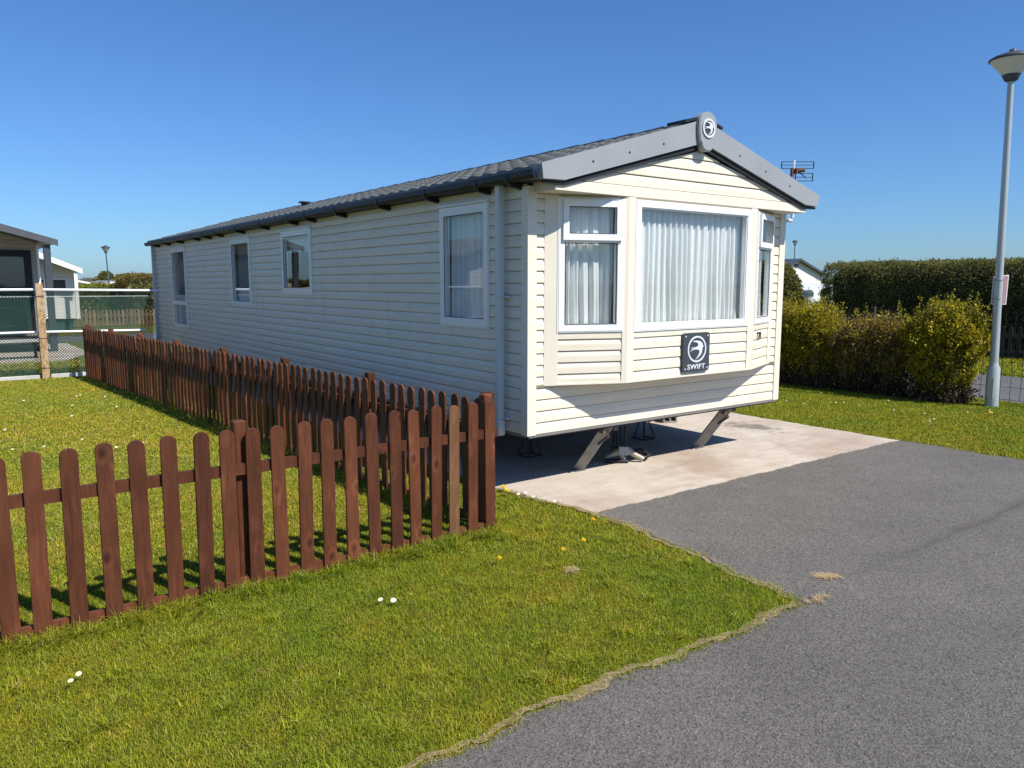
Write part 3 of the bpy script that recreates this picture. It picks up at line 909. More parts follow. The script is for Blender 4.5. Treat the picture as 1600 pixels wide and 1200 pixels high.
obj('soffit', so, 'black', van)
def downpipe(y, parent):
    m = MB()
    m.cbox(-0.114, -0.046, y - 0.032, y + 0.032, 0.66, 2.752, 0.010)
    m.cbox(-0.119, -0.041, y - 0.037, y + 0.037, 0.515, 0.662, 0.010)
    m.cbox(-0.117, -0.043, y - 0.035, y + 0.035, 1.77, 1.82, 0.008)
    p = obj('downpipe', m, 'pipe', parent)
    for z in (0.665, 1.765):
        k = MB(); k.bx(-0.060, -0.014, y - 0.085, y + 0.085, z, z + 0.02)
        obj('pipe_clip', k, 'pipe', p)
downpipe(0.315, van); downpipe(14.02, van)
# white pipe end at the right-hand corner
m = MB(); m.tube([(3.78 + 0.03 * math.cos(t), -0.02, 2.66 + 0.06 * math.sin(t)) for t in [-2.2, -1.6, -1.0, -0.4, 0.2, 0.8, 1.4]], 0.018, 8)
m.tube([(3.69, 0.0, 2.59), (3.76, -0.02, 2.61)], 0.018, 8)
obj('overflow_pipe', m, 'upvc', van)
# name plate with emblem and lettering
pl = MB()
cx, cz, hw, hh, cr = 1.847, 1.222, 0.196, 0.192, 0.035
poly = []
for qx, qz, t0 in ((1, 1, 0), (-1, 1, 90), (-1, -1, 180), (1, -1, 270)):
    for k in range(5):
        t = R(t0 + 22.5 * k)
        poly.append((cx + qx * (hw - cr) + cr * math.cos(t), cz + qz * (hh - cr) + cr * math.sin(t)))
pl.prism(poly, AZ, -0.330, -0.304)
plate = obj('name_plate', pl, 'plate', van)
obj('emblem', emblem(1.85, 1.252, 0.137, 0.130, -0.3345, -0.3295, 0.017), 'silver', plate)
me = text_mesh('SWIFT', 0.068, lambda u, v, d: (1.845 + u, -0.3295 - d, 1.077 + v), 0.005, bold=0.0008, sx=1.38)
link('lettering', me, 'silver', plate)
for sx in (-1, 1):
    for sz in (-1, 1):
        sw = MB(); c0 = (cx + sx * 0.163, cz + sz * 0.160)
        sw.prism([(c0[0] + 0.008 * math.cos(k * 0.785), c0[1] + 0.008 * math.sin(k * 0.785)) for k in range(8)], AZ, -0.3335, -0.3295)
        obj('screw', sw, 'silver', plate)
me = text_mesh('720', 0.118, lambda u, v, d: FR(FR.len - 0.735 + 0.225 + u, 1.327 + v, 0.0185 + d), 0.004, sx=1.05)
link('house_number', me, 'text_dark', van)
# corner legs: U-channel arms swung down and back from the front of the chassis
for (x, xf) in ((1.04, 0.955), (2.88, 2.785)):
    m = MB()
    t, ft = Vector((x, 0.05, ZB - 0.03)), Vector((xf, 0.40, 0.018))
    d = (ft - t).normalized(); view = Vector((-0.62, -0.78, 0.1))
    sd = d.cross(view).normalized(); up = sd.cross(d).normalized()
    if up.dot(view) < 0: up = -up
    rot = Matrix((sd, up, d)).transposed()
    ln = (ft - t).length
    m.box((t + ft) / 2, (0.098, 0.007, ln), rot)
    for q in (-1, 1):
        m.box((t + ft) / 2 + sd * q * 0.0455 - up * 0.0285, (0.007, 0.05, ln), rot)
    m.box(ft + Vector((0, 0, -0.001)), (0.13, 0.10, 0.010), None)
    lg = obj('leg', m, 'chassis', van)
    k = MB()
    k.tube([t + Vector((-0.075, -0.01, -0.02)), t + d * 0.10 - sd * 0.06 + up * 0.02, t + d * 0.24 - sd * 0.02 + up * 0.012], 0.011, 6)
    k.tube([t + Vector((-0.10, 0, -0.015)), t + Vector((0.10, 0, -0.015))], 0.018, 8)
    k.box(t + Vector((-0.085, 0.0, -0.035)), (0.035, 0.06, 0.07))
    k.box(t + Vector((0.075, 0.0, -0.03)), (0.045, 0.05, 0.05))
    k.tube([t + d * 0.06 + sd * 0.02 + up * 0.004, t + d * 0.06 + sd * 0.02 + up * 0.03], 0.016, 10)
    obj('leg_hinge', k, mottled('rusted_bracket', (0.12, 0.095, 0.075), 0.7, 0.35, 14, 50), lg)
# television aerial on a cranked pole at the right-hand front corner
ae = MB()
ac = Vector((3.98, 0.06, 3.10))
ae.tube([(3.70, 0.32, 2.50), (3.70, 0.32, 2.78), (3.95, 0.08, 2.93), (3.95, 0.08, 3.30)], 0.014, 8)
apole = obj('aerial', ae, 'pipe', van)
gr = MB()
ex, ey, ez = Vector((0.80, -0.60, 0.0)), Vector((0.60, 0.80, 0.0)), Vector((0, 0, 1))
def rect_frame(c, w_, h, mids=()):
    c = Vector(c)
    p = [c - ex * w_ / 2 - ez * h / 2, c + ex * w_ / 2 - ez * h / 2, c + ex * w_ / 2 + ez * h / 2, c - ex * w_ / 2 + ez * h / 2]
    for i in range(4):
        gr.tube([p[i], p[(i + 1) % 4]], 0.0048 if i % 2 == 0 else 0.007, 6)
    for q in mids:
        gr.tube([c - ex * w_ / 2 + ez * (q - 0.5) * h, c + ex * w_ / 2 + ez * (q - 0.5) * h], 0.004, 6)
rect_frame((3.985, 0.06, 3.25), 0.37, 0.075, (0.5,))
rect_frame((4.06, 0.02, 3.115), 0.20, 0.085, (0.5,))
gr.tube([(3.97, 0.05, 3.19), (4.07, 0.0, 3.10)], 0.006, 6)
obj('aerial_grid', gr, 'dark', apole)
hd = MB(); hd.box((3.965, 0.065, 3.18), (0.05, 0.05, 0.05)); hd.tube([(3.96, 0.06, 3.185), (4.035, 0.005, 3.19)], [0.018, 0.024], 10)
hd.box((3.92, 0.09, 3.16), (0.025, 0.025, 0.09))
obj('dipole_box', hd, 'rust', apole)

# ------------------------------------------------------------------ things under the caravan
def axle_stand(x, y, spread, lab):
    t = thing('axle_stand', lab, 'axle stand', (x, y, 0), 'axle stands under the caravan')
    m = MB()
    for k in range(4):
        a = R(45 + 90 * k)
        m.tube([(x + spread * math.cos(a), y + spread * math.sin(a), 0.016), (x + 0.02 * math.cos(a), y + 0.02 * math.sin(a), 0.33)], 0.009, 6)
    for k in range(4):
        a, b = R(45 + 90 * k), R(135 + 90 * k)
        m.tube([(x + spread * math.cos(a), y + spread * math.sin(a), 0.022), (x + spread * math.cos(b), y + spread * math.sin(b), 0.022)], 0.007, 6)
    obj('stand_leg', m, 'dark', t)
    s = MB(); s.tube([(x, y, 0.20), (x, y, ZB - 0.06)], 0.017, 10); s.box((x, y, ZB - 0.057), (0.09, 0.06, 0.018))
    obj('screw_post', s, 'chassis', t)
axle_stand(2.66, 1.12, 0.13, 'black four legged axle stand furthest right under the caravan front')
axle_stand(0.98, 1.22, 0.13, 'axle stand in deep shade below the front left caravan corner')
axle_stand(2.02, 0.93, 0.05, 'slim axle stand behind the beige tow coupling on the concrete')
hc = thing('tow_coupling', 'beige weathered tow coupling lying on the concrete between the front legs', 'tow coupling', (1.62, 0.40, 0))
m = MB()
cx, cy = 1.62, 0.40
def cam_dir(l, f_): return Vector((0.803 * l + 0.5955 * f_, -0.5955 * l + 0.803 * f_, 0))
C0 = Vector((cx, cy, 0))
m.tube([C0 + cam_dir(-0.21, 0) + Vector((0, 0, 0.05)), C0 + cam_dir(-0.14, 0) + Vector((0, 0, 0.085)), C0 + cam_dir(-0.05, 0) + Vector((0, 0, 0.125)), C0 + cam_dir(0.05, 0) + Vector((0, 0, 0.135))], [0.022, 0.034, 0.05, 0.045], 10)
m.tube([C0 + cam_dir(-0.06, 0) + Vector((0, 0, 0.12)), C0 + cam_dir(-0.02, -0.04) + Vector((0, 0, 0.04))], [0.04, 0.03], 8)
m.tube([C0 + cam_dir(0.03, 0) + Vector((0, 0, 0.14)), C0 + cam_dir(0.10, -0.02) + Vector((0, 0, 0.09)), C0 + cam_dir(0.19, -0.03) + Vector((0, 0, 0.045))], [0.04, 0.03, 0.028], 8)
obj('coupling_head', m, 'beige_cast', hc)
m = MB()
m.box(C0 + cam_dir(-0.02, 0.0) + Vector((0, 0, 0.135)), (0.10, 0.10, 0.09), Matrix.Rotation(R(-36), 3, 'Z'))
obj('handle_housing', m, mottled('grey_housing', (0.34, 0.35, 0.36), 0.5), hc)
m = MB()
m.tube([C0 + cam_dir(0.08, 0.05) + Vector((0, 0, 0.10)), C0 + cam_dir(0.18, 0.06) + Vector((0, 0, 0.12)), C0 + cam_dir(0.27, 0.05) + Vector((0, 0, 0.07)), C0 + cam_dir(0.20, 0.02) + Vector((0, 0, 0.035))], 0.03, 8)
m.tube([C0 + cam_dir(-0.22, -0.06) + Vector((0, 0, 0.03)), C0 + cam_dir(-0.1, -0.08) + Vector((0, 0, 0.035)), C0 + cam_dir(0.02, -0.07) + Vector((0, 0, 0.03))], 0.022, 8)
obj('rubber_gaiter', m, 'black', hc)
m = MB(); m.tube([C0 + cam_dir(-0.13, 0.02) + Vector((0, 0, 0.10)), C0 + cam_dir(-0.12, 0.03) + Vector((0, 0, 0.19))], 0.010, 6)
m.tube([C0 + cam_dir(0.0, 0.06) + Vector((0, 0, 0.12)), C0 + cam_dir(0.02, 0.08) + Vector((0, 0, ZB - 0.06))], 0.016, 6)
obj('brake_lever', m, 'dark', hc)
bk = thing('concrete_block', 'grey hollow concrete block standing on the pad under the caravan', 'concrete block', (3.80, 1.80, 0))
m = MB(); rot = Matrix.Rotation(R(-25), 3, 'Z'); c0 = Vector((3.80, 1.80, 0.0))
for (x, z, dx, dz) in ((0, 0.02, 0.20, 0.02), (0, 0.125, 0.20, 0.02), (-0.09, 0.0725, 0.02, 0.085), (0.0, 0.0725, 0.02, 0.085), (0.09, 0.0725, 0.02, 0.085)):
    m.box(c0 + rot @ Vector((x, 0, z + 0.004)), (dx, 0.30, dz), rot)
m.box(c0 + rot @ Vector((0, 0.06, 0.075)), (0.195, 0.02, 0.10), rot)
obj('block_shell', m, 'concrete_block', bk)
wp = thing('waste_pipe', 'white waste pipe lying on the concrete beside the hollow block', 'pipe', (3.5, 1.9, 0))
m = MB(); m.tube([(3.05, 2.2, 0.055), (3.45, 1.95, 0.055), (3.64, 1.88, 0.058)], 0.032, 10)
obj('pipe_run', m, 'upvc', wp)
m = MB(); m.tube([(3.55, 1.915, 0.056), (3.60, 1.895, 0.057)], 0.041, 12)
obj('pipe_collar', m, 'upvc', wp)

# ------------------------------------------------------------------ brown picket fences
def picket_mesh(h=1.0, wd=0.088, th=0.019, z0=0.03):
    m = MB(); r = wd / 2
    poly = [(-r, z0), (r, z0), (r, h - r * 0.92)]
    for k in range(1, 10):
        t = math.pi * k / 10
        poly.append((r * math.cos(t), h - r * 0.92 + r * 0.92 * math.sin(t)))
    poly.append((-r, h - r * 0.92))
    m.prism(poly, AZ, -th / 2, th / 2)
    me = bpy.data.meshes.new('picket')
    me.from_pydata(m.v, [], m.f)
    bm = bmesh.new(); bm.from_mesh(me)
    bmesh.ops.recalc_face_normals(bm, faces=bm.faces[:])
    ed = [e for e in bm.edges if abs(e.verts[0].co.y - e.verts[1].co.y) < 1e-6]
    bmesh.ops.bevel(bm, geom=ed, offset=0.0025, segments=1, affect='EDGES')
    bm.to_mesh(me); bm.free()
    return me
def picket_fence(label, p0, p1, spots, posts, front, h=1.03, group=None, mat='fence', tan=(), lean=None, rails=(0.775, 0.055), rail_h=0.068, name='picket_fence', wd=0.088, post_h=1.065, seed=1, postw=0.075):
    """p0->p1 the line; front = +1/-1 side on which the pickets face; spots/posts are distances along it"""
    p0, p1 = Vector((p0[0], p0[1], 0)), Vector((p1[0], p1[1], 0))
    d = (p1 - p0).normalized(); n = Vector((d.y, -d.x, 0)) * front
    ang = math.atan2(d.y, d.x)
    t = thing(name, label, 'fence', tuple((p0 + p1) / 2), group)
    r = random.Random(seed)
    me = picket_mesh(h, wd); me.materials.append(MAT[mat])
    me2 = None
    for i, s in enumerate(spots):
        q = me
        if i in tan:
            if me2 is None:
                me2 = me.copy(); me2.materials.clear(); me2.materials.append(MAT['fence_tan'])
            q = me2
        o = bpy.data.objects.new('picket', q)
        o.parent = t
        o.location = p0 + d * s + n * 0.0 - ORG[t] + Vector((0, 0, r.uniform(-0.008, 0.008)))
        o.rotation_euler = (r.uniform(-0.008, 0.008), r.uniform(-0.012, 0.012) + (lean[i] if lean and i in lean else 0), ang + r.uniform(-0.05, 0.05))
        if i in tan: o['label'] = 'lighter tan weathered picket'
        col.objects.link(o)
    Ls = (p1 - p0).length
    for z in rails:
        m = MB()
        rot = Matrix.Rotation(ang, 3, 'Z')
        m.box((p0 + p1) / 2 - n * 0.0275 + Vector((0, 0, z)), (Ls + 0.02, 0.034, rail_h), rot)
        obj('rail', m, mat, t, tuple((p0 + p1) / 2))
    for s in posts:
        m = MB(); c = p0 + d * s - n * (0.047 + postw / 2)
        bm = bmesh.new(); bmesh.ops.create_cube(bm, size=1.0)
        bmesh.ops.scale(bm, vec=(postw, postw, post_h), verts=bm.verts)
        bmesh.ops.bevel(bm, geom=bm.edges[:], offset=0.005, segments=1, affect='EDGES')
        m.from_bm(bm, Matrix.Translation(c + Vector((0, 0, post_h / 2))) @ Matrix.Rotation(ang, 4, 'Z'))
        obj('post', m, mat, t, tuple(c))
    return t
NEAR = [-4.44, -4.275, -4.11, -3.944, -3.801, -3.63, -3.456, -3.292, -3.128, -2.953, -2.801, -2.65, -2.489, -2.326, -2.166, -1.999, -1.835, -1.665, -1.514, -1.346, -1.195, -1.028, -0.866]
x0 = -4.55
picket_fence('front run of brown stained picket fence nearest the camera, sunlit with one tan picket', (x0, -0.70), (-0.80, -0.655), [a - x0 for a in NEAR], [x0 + 4.55 + 0.0, -2.70 - x0, -0.845 - x0], 1, tan=(20,), seed=4)
FARP = [(-0.86 - 0.0774 * (b + 0.6), b) for b in (-0.6, 12.15)]
nf = 84
Lf = math.hypot(FARP[1][0] - FARP[0][0], FARP[1][1] - FARP[0][1])
picket_fence('long brown picket fence in shade running back beside the caravan side wall', FARP[0], FARP[1], [0.10 + i * (Lf - 0.15) / (nf - 1) for i in range(nf)], [0.09] + [1.84 * k for k in range(1, 7)] + [Lf - 0.02], -1, seed=9)
# pale picket fence far behind the green netting
picket_fence('pale weathered picket fence far behind the green netting', (-1.0, 32.0), (6.2, 32.0), [0.1 + i * 0.16 for i in range(45)], [0.1, 1.9, 3.7, 5.5, 7.1], 1, h=0.74, mat='pale_fence', rails=(0.5, 0.15), seed=2, wd=0.10, post_h=0.78)
# grey-brown picket fence across the side road
picket_fence('dark grey picket fence across the side road in front of the tall hedge', (17.2, 5.2), (17.2, -2.2), [0.1 + i * 0.19 for i in range(39)], [0.1 + 1.8 * i for i in range(5)], 1, h=0.82, mat='grey_wood', rails=(0.60, 0.2), rail_h=0.09, seed=3, wd=0.10, post_h=0.86)

# ------------------------------------------------------------------ green netting fence with white rails
gf = thing('netting_fence', 'green netting fence with white rails and one speckled tan post at the lawn end', 'fence', (-3.5, 12.6, 0))
B = 12.62
m = MB()
for x in (-2.52, -5.6, -8.6):
    m.cbox(x - 0.066, x + 0.066, B - 0.20, B - 0.07, 0.0, 1.89, 0.006)
    obj('post', m, 'osb', gf); m = MB()
for z in (0.80, 0.21, 1.63):
    m = MB(); m.bx(-2.590, -2.450, B - 0.204, B - 0.066, z, z + 0.014)
    obj('post_band', m, 'dark', gf)
for z, r_, x1 in ((1.762, 0.028, -0.30), (0.922, 0.026, -0.6)):
    m = MB(); m.tube([(-9.5, B, z + 0.02), (-2.5, B, z), (x1, B, z - 0.028)], r_, 10)
    obj('rail', m, 'white_paint', gf)
m = MB()
sp = 0.056
x0, x1, z0, z1 = -9.4, -0.45, 0.06, 1.74
H = z1 - z0
def strip(pa, pb, wd, mb):
    a, b = Vector(pa), Vector(pb); d = (b - a).normalized(); s_ = d.cross(Vector((0, 1, 0))) * wd / 2
    t_ = Vector((0, 0.003, 0))
    vs = [a - s_ - t_, a + s_ - t_, b + s_ - t_, b - s_ - t_, a - s_ + t_, a + s_ + t_, b + s_ + t_, b - s_ + t_]
    mb.add(vs, [(0, 1, 2, 3), (7, 6, 5, 4), (0, 4, 5, 1), (2, 6, 7, 3)])
k = x0 - H
while k < x1:
    for sg in (1, -1):
        a0, b0 = k, k + H
        a_, b_ = max(a0, x0), min(b0, x1)
        if b_ > a_:
            if sg > 0: strip((a_, B + 0.05, z0 + (a_ - k)), (b_, B + 0.05, z0 + (b_ - k)), 0.0115, m)
            else: strip((a_, B + 0.058, z1 - (a_ - k)), (b_, B + 0.058, z1 - (b_ - k)), 0.0115, m)
    k += sp * 1.0
obj('netting', m, 'net', gf)
m = MB(); m.tube([(-9.4, B + 0.054, 1.64), (-0.45, B + 0.054, 1.62)], 0.006, 5); obj('tension_wire', m, 'white_paint', gf)
ke = thing('edging_strip', 'low pale concrete edging board under the green netting fence', 'edging', (-4, 12.55, 0))
m = MB(); m.cbox(-9.5, -2.62, 12.50, 12.56, -0.02, 0.075, 0.006); m.cbox(-2.42, -1.80, 12.56, 12.62, -0.02, 0.075, 0.006)
obj('edging_board', m, 'kerb', ke)

# ------------------------------------------------------------------ neighbouring homes
def gable_home(label, a0, a1, b0, b1, ze, zr, zb, wmat, roofmat, over, fasc, ft=0.2, side_over=0.28, group=None):
    t = thing('static_caravan', label, 'static caravan', ((a0 + a1) / 2, (b0 + b1) / 2, 0), group)
    am = (a0 + a1) / 2
    k = (zr - ze) / (am - (a0 - side_over))
    wm = MB()
    def rng_(z):
        if z <= ze: return (a0, a1)
        q = (z - ze) / k - side_over
        return (a0 + max(q, 0), a1 - max(q, 0))
    siding(wm, (0, b0, 0), (1, 0, 0), (0, -1, 0), a0, a1, zb, zr - 0.05, zref=zb, srange=rng_)
    siding(wm, (a0, 0, 0), (0, 1, 0), (-1, 0, 0), b0, b1, zb, ze + 0.05, zref=zb)
    siding(wm, (a1, 0, 0), (0, 1, 0), (1, 0, 0), b0, b1, zb, ze + 0.05, zref=zb)
    wm.add([(a0, b1, zb), (a1, b1, zb), (a1, b1, ze), (am, b1, zr), (a0, b1, ze)], [(0, 1, 2, 3, 4)])
    wm.add([(a0, b0, zb), (a1, b0, zb), (a1, b1, zb), (a0, b1, zb)], [(0, 1, 2, 3)])
    obj('wall', wm, wmat, t, recalc=False)
    for x in (a0, a1):
        ct = MB(); ct.bx(x - 0.03, x + 0.03, b0 - 0.035, b0 + 0.03, zb, ze + 0.03)
        obj('corner_trim', ct, 'upvc', t)
    rm = MB()
    for sg in (-1, 1):
        ae = a0 - side_over if sg < 0 else a1 + side_over
        q = [(ae, ze), (am, zr), (am, zr + 0.07), (ae, ze + 0.07)]
        rm.prism(q, AZ, b0 - over, b1 + 0.2)
    rf = obj('roof', rm, roofmat, t)
    fm = MB()
    for sg in (-1, 1):
        ae = a0 - side_over - 0.02 if sg < 0 else a1 + side_over + 0.02
        fm.prism([(ae, ze + 0.09), (am, zr + 0.10), (am, zr + 0.10 - ft), (ae, ze + 0.09 - ft * 0.8)], AZ, b0 - over - 0.045, b0 - over - 0.005)
    obj('bargeboard', fm, fasc, t)
    return t
# left neighbour with a porch under its deep front gable
nh = gable_home('grey edged static home with a shaded porch and dark glazed doors beyond the green fence', -5.34, -1.68, 21.5, 31.0, 2.98, 3.60, 0.35, 'shaded_siding', 'lamp_dark', 2.2, mottled('slate_fascia', (0.085, 0.09, 0.105), 0.5), 0.21)
m = MB(); m.cbox(-1.73, -1.56, 19.36, 19.52, 0.0, 2.93, 0.008); obj('porch_post', m, 'lamp_dark', nh)
m = MB(); m.cbox(-5.46, -5.29, 19.36, 19.52, 0.0, 2.93, 0.008); obj('porch_post', m, 'lamp_dark', nh)
DF = Plane((0, 21.485, 0), (1, 21.485, 0))
m = MB(); frame_bars(m, DF, -5.0, -1.86, 0.45, 2.84, 0.19, -0.02, 0.05); slab(m, DF, -3.55, -3.35, 0.64, 2.65, -0.02, 0.05)
dr = obj('patio_door', m, 'black', nh)
pane(DF, -3.35, -2.05, 0.64, 2.65, 0.03, dr); pane(DF, -4.81, -3.55, 0.64, 2.65, 0.03, dr)
NB = curtain_mat('dim_blue_drape', (0.03, 0.035, 0.05))
curtain(DF, -3.34, -2.06, 0.64, 2.65, 0.018, 0.006, 0.22, dr, NB, 77); curtain(DF, -4.8, -3.56, 0.64, 2.65, 0.018, 0.006, 0.22, dr, NB, 78)
m = MB(); m.bx(-5.4, -1.62, 19.4, 21.46, 0.24, 0.34); obj('decking', m, 'grey_wood', nh)
gable_home('cream static home beyond the netting, left of frame and mirrored in the near side window', -12.2, -8.4, 13.6, 24.0, 2.62, 3.3, 0.5, 'white_siding', 'tile', 0.3, 'lamp_dark', 0.18)
# folding table and ladder-like stand seen through the netting
tb = thing('garden_table', 'low grey garden table on the concrete behind the green netting', 'table', (-2.75, 17.4, 0))
m = MB(); m.box((-2.75, 17.4, 0.46), (1.3, 0.6, 0.04)); obj('table_top', m, 'kerb', tb)
for sx in (-0.5, 0.5):
    for sy in (-0.22, 0.22):
        m = MB(); m.tube([(-2.75 + sx, 17.4 + sy, 0.013), (-2.75 + sx * 0.9, 17.4 + sy * 0.9, 0.44)], 0.018, 8); obj('leg', m, 'dark', tb)
# white home behind with a shaded gable front
wh = gable_home('white static home with a pale bargeboard and small gable windows beyond the porch post', -3.35, 0.31, 30.2, 41.0, 2.36, 3.22, 0.474, 'white_siding', 'tile', 0.85, 'upvc', 0.24, 0.17)
WF = Plane((0, 30.185, 0), (1, 30.185, 0))
for x in (-0.30, -1.05, -1.8):
    m = MB(); frame_bars(m, WF, x - 0.30, x + 0.34, 1.62, 2.08, 0.06, -0.02, 0.05); wn = obj('window', m, 'upvc', wh)
    pane(WF, x - 0.25, x + 0.29, 1.67, 2.03, 0.03, wn)
    m = MB(); slab(m, WF, x - 0.25, x + 0.29, 1.67, 2.03, 0.016, 0.022); obj('room_shade', m, 'dark', wn)
m = MB(); m.bx(0.20, 0.32, 29.38, 29.50, 0.48, 2.34); obj('gable_post', m, 'upvc', wh)
m = MB(); m.bx(-3.2, 0.2, 30.3, 40.8, 0.0, 0.47); obj('gap_shade', m, 'net', wh)  # dark box standing in for the shade in the open gap beneath
# far roofs on the left
def far_home(label, cx, cy, wd, ln, ze, zr, zb=0.4, wmat='white_siding', ang=0.0, rmat='tile'):
    t = gable_home(label, cx - wd / 2, cx + wd / 2, cy, cy + ln, ze, zr, zb, wmat, rmat, 0.25, 'upvc', 0.15, 0.2, None)
    return t
far_home('distant white home with a low pale roof left of the distant lamp', 3.0, 56.5, 3.4, 11, 1.75, 2.15)
far_home('distant white home roof just right of the distant lamp', 6.2, 55.5, 1.3, 9, 1.80, 2.02)
# right background home, dark roof and white gable
rh = gable_home('white gabled home with a dark roof behind the conifer and tall hedge', 41.6, 48.0, 26.9, 42.0, 2.42, 3.52, 0.5, 'white_siding', 'lamp_dark', 0.3, 'lamp_dark', 0.18, 0.22)
m = MB(); m.bx(44.62, 44.98, 26.80, 26.89, 3.02, 3.2); obj('gable_vent', m, 'dark', rh)
for x in (43.2, 44.4, 45.6, 46.8):
    m = MB(); m.bx(x, x + 0.75, 26.84, 26.889, 1.72, 1.80); obj('vent_slot', m, 'dark', rh)
pv = thing('porch_canopy', 'small white sloping porch canopy beneath the white gabled home', 'porch', (23.4, 11.9, 0))
m = MB(); m.prism([(22.9, 1.62), (24.4, 1.86), (24.4, 1.80), (22.9, 1.55)], AZ, 11.7, 13.2); obj('canopy_roof', m, 'upvc', pv)
m = MB(); m.bx(22.95, 23.30, 11.9, 13.0, 0.0, 1.55); obj('cabinet', m, mottled('pale_blue_grey', (0.42, 0.47, 0.52), 0.5), pv)
m = MB(); m.bx(24.3, 24.38, 11.75, 11.83, 0.0, 1.80); obj('post', m, 'upvc', pv)

# ------------------------------------------------------------------ street lamps
def street_lamp(label, x, y, H, group, tilt=(0, 0), k=1.0, dark=False):
    t = thing('street_lamp', label, 'street lamp', (x, y, 0), group)
    tx, ty = tilt
    def P(z): return (x + tx * z / H, y + ty * z / H, z)
    m = MB()
    zs = [0.0, 0.60, 0.66, 0.70]; rs = [0.094, 0.091, 0.064, 0.060]
    m.tube([P(z) for z in zs] + [P(H * 0.35), P(H * 0.7), P(H)], [r * k for r in rs] + [0.056 * k, 0.048 * k, 0.042 * k], 20)
    obj('column', m, 'far_column' if dark else 'lamp_steel', t)
    c = P(H)
    m = MB(); m.lathe([(0.05 * k, -0.02), (0.085 * k, 0.0), (0.125 * k, 0.075), (0.118 * k, 0.082)], c, 28); obj('collar', m, 'lamp_dark', t)
    m = MB(); m.lathe([(0.118 * k, 0.08), (0.29 * k, 0.285)], c, 32); obj('lamp_bowl', m, 'bowl', t)
    m = MB(); m.lathe([(0.285 * k, 0.280), (0.305 * k, 0.285), (0.305 * k, 0.305), (0.24 * k, 0.345), (0.12 * k, 0.385), (0.05 * k, 0.40), (0.05 * k, 0.43), (0.02 * k, 0.445), (0.0, 0.445)], c, 32); obj('lamp_cap', m, 'lamp_dark', t)
    m = MB(); m.tube([(c[0], c[1], c[2] + 0.06), (c[0], c[1], c[2] + 0.2)], 0.03 * k, 10); obj('bulb', m, 'upvc', t)
    m = MB(); m.box((x - 0.09, y - 0.0, 0.3), (0.012, 0.085, 0.32)); obj('access_door', m, 'lamp_steel', t)
    return t
street_lamp('tall grey street lamp with inverted cone head and a sign strapped to it', 8.84, -0.30, 4.84, 'street lamps', (-0.085, 0.065))
street_lamp('distant street lamp above the hedge on the left, white lantern against the sky', 3.93, 44.72, 3.62, 'street lamps', (-0.11, 0.08), 0.80, True)
street_lamp('tiny far street lamp rising behind the white gabled home on the right', 49.1, 29.9, 4.75, 'street lamps', (0, 0), 0.75, True)
sg = thing('notice_sign', 'small pink notice with a white border strapped to the tall lamp column', 'sign', (8.83, -0.26, 1.79))
sd = Vector((0.803, -0.5955, 0)); sn = Vector((-0.5955, -0.803, 0))
def SF(u, v, d): 
    p = Vector((8.808, -0.274, 0)) + sd * (u + 0.072) + sn * d
    return (p.x, p.y, v)
m = MB(); m.prism([(-0.115, 1.57), (0.118, 1.57), (0.125, 2.02), (-0.112, 2.00)], SF, -0.085, -0.079); obj('sign_board', m, 'upvc', sg)
m = MB(); m.prism([(-0.100, 1.585), (0.104, 1.585), (0.110, 2.005), (-0.098, 1.988)], SF, -0.0785, -0.076); fb = obj('sign_face', m, 'red_sign', sg)
m = MB()
for i in range(9):
    z = 1.95 - i * 0.038
    m.prism([(0.062 - 0.045 * 0.2, z), (0.098, z), (0.098, z + 0.009), (0.062 - 0.045 * 0.2, z + 0.009)], SF, -0.0758, -0.0748)
obj('text_line', m, mottled('pale_pink_print', (0.55, 0.38, 0.40), 0.6), sg)
m = MB(); m.lathe([(0.058, 0), (0.0625, 0.01), (0.058, 0.02)], (8.805, -0.272, 1.65), 16); obj('strap', m, 'chassis', sg); m = MB(); m.lathe([(0.058, 0), (0.0625, 0.01), (0.058, 0.02)], (8.80, -0.27, 1.93), 16)
obj('strap', m, 'chassis', sg)

# ------------------------------------------------------------------ foliage
def leaf_cloud(pts, size, rnd, up=0.3, aspect=0.55, nrm=None, droop=0.0):
    n = len(pts)
    d = rnd.normal(size=(n, 3)); d[:, 2] += up
    if nrm is not None: d += nrm
    d /= np.linalg.norm(d, axis=1)[:, None]
    e = rnd.normal(size=(n, 3)); e -= (e * d).sum(1)[:, None] * d; e /= np.linalg.norm(e, axis=1)[:, None]
    s = size * rnd.uniform(0.6, 1.35, n)[:, None]
    tip = pts + d * s
    mid = pts + d * s * 0.45
    a = mid + e * s * aspect * 0.5; b = mid - e * s * aspect * 0.5
    V = np.stack([pts, a, tip, b], 1).reshape(-1, 3)
    Q = np.arange(n * 4).reshape(n, 4)
    return V, Q
def lumpy(x, y, z, seed, k=1.0):
    return (np.sin(x * 3.1 * k + seed) * np.sin(y * 2.7 * k + seed * 1.7) + np.sin(z * 3.9 * k + seed * 0.6 + x) * 0.7 + 0.5 * np.sin(x * 7.7 * k + y * 6.1 * k + seed) + 0.4 * np.sin(z * 9 * k + y * 8 * k)) / 2.2
def foliage(name, V, Q, mat, parent):
    me = np_mesh(name, V, Q)
    return link(name, me, mat, parent)
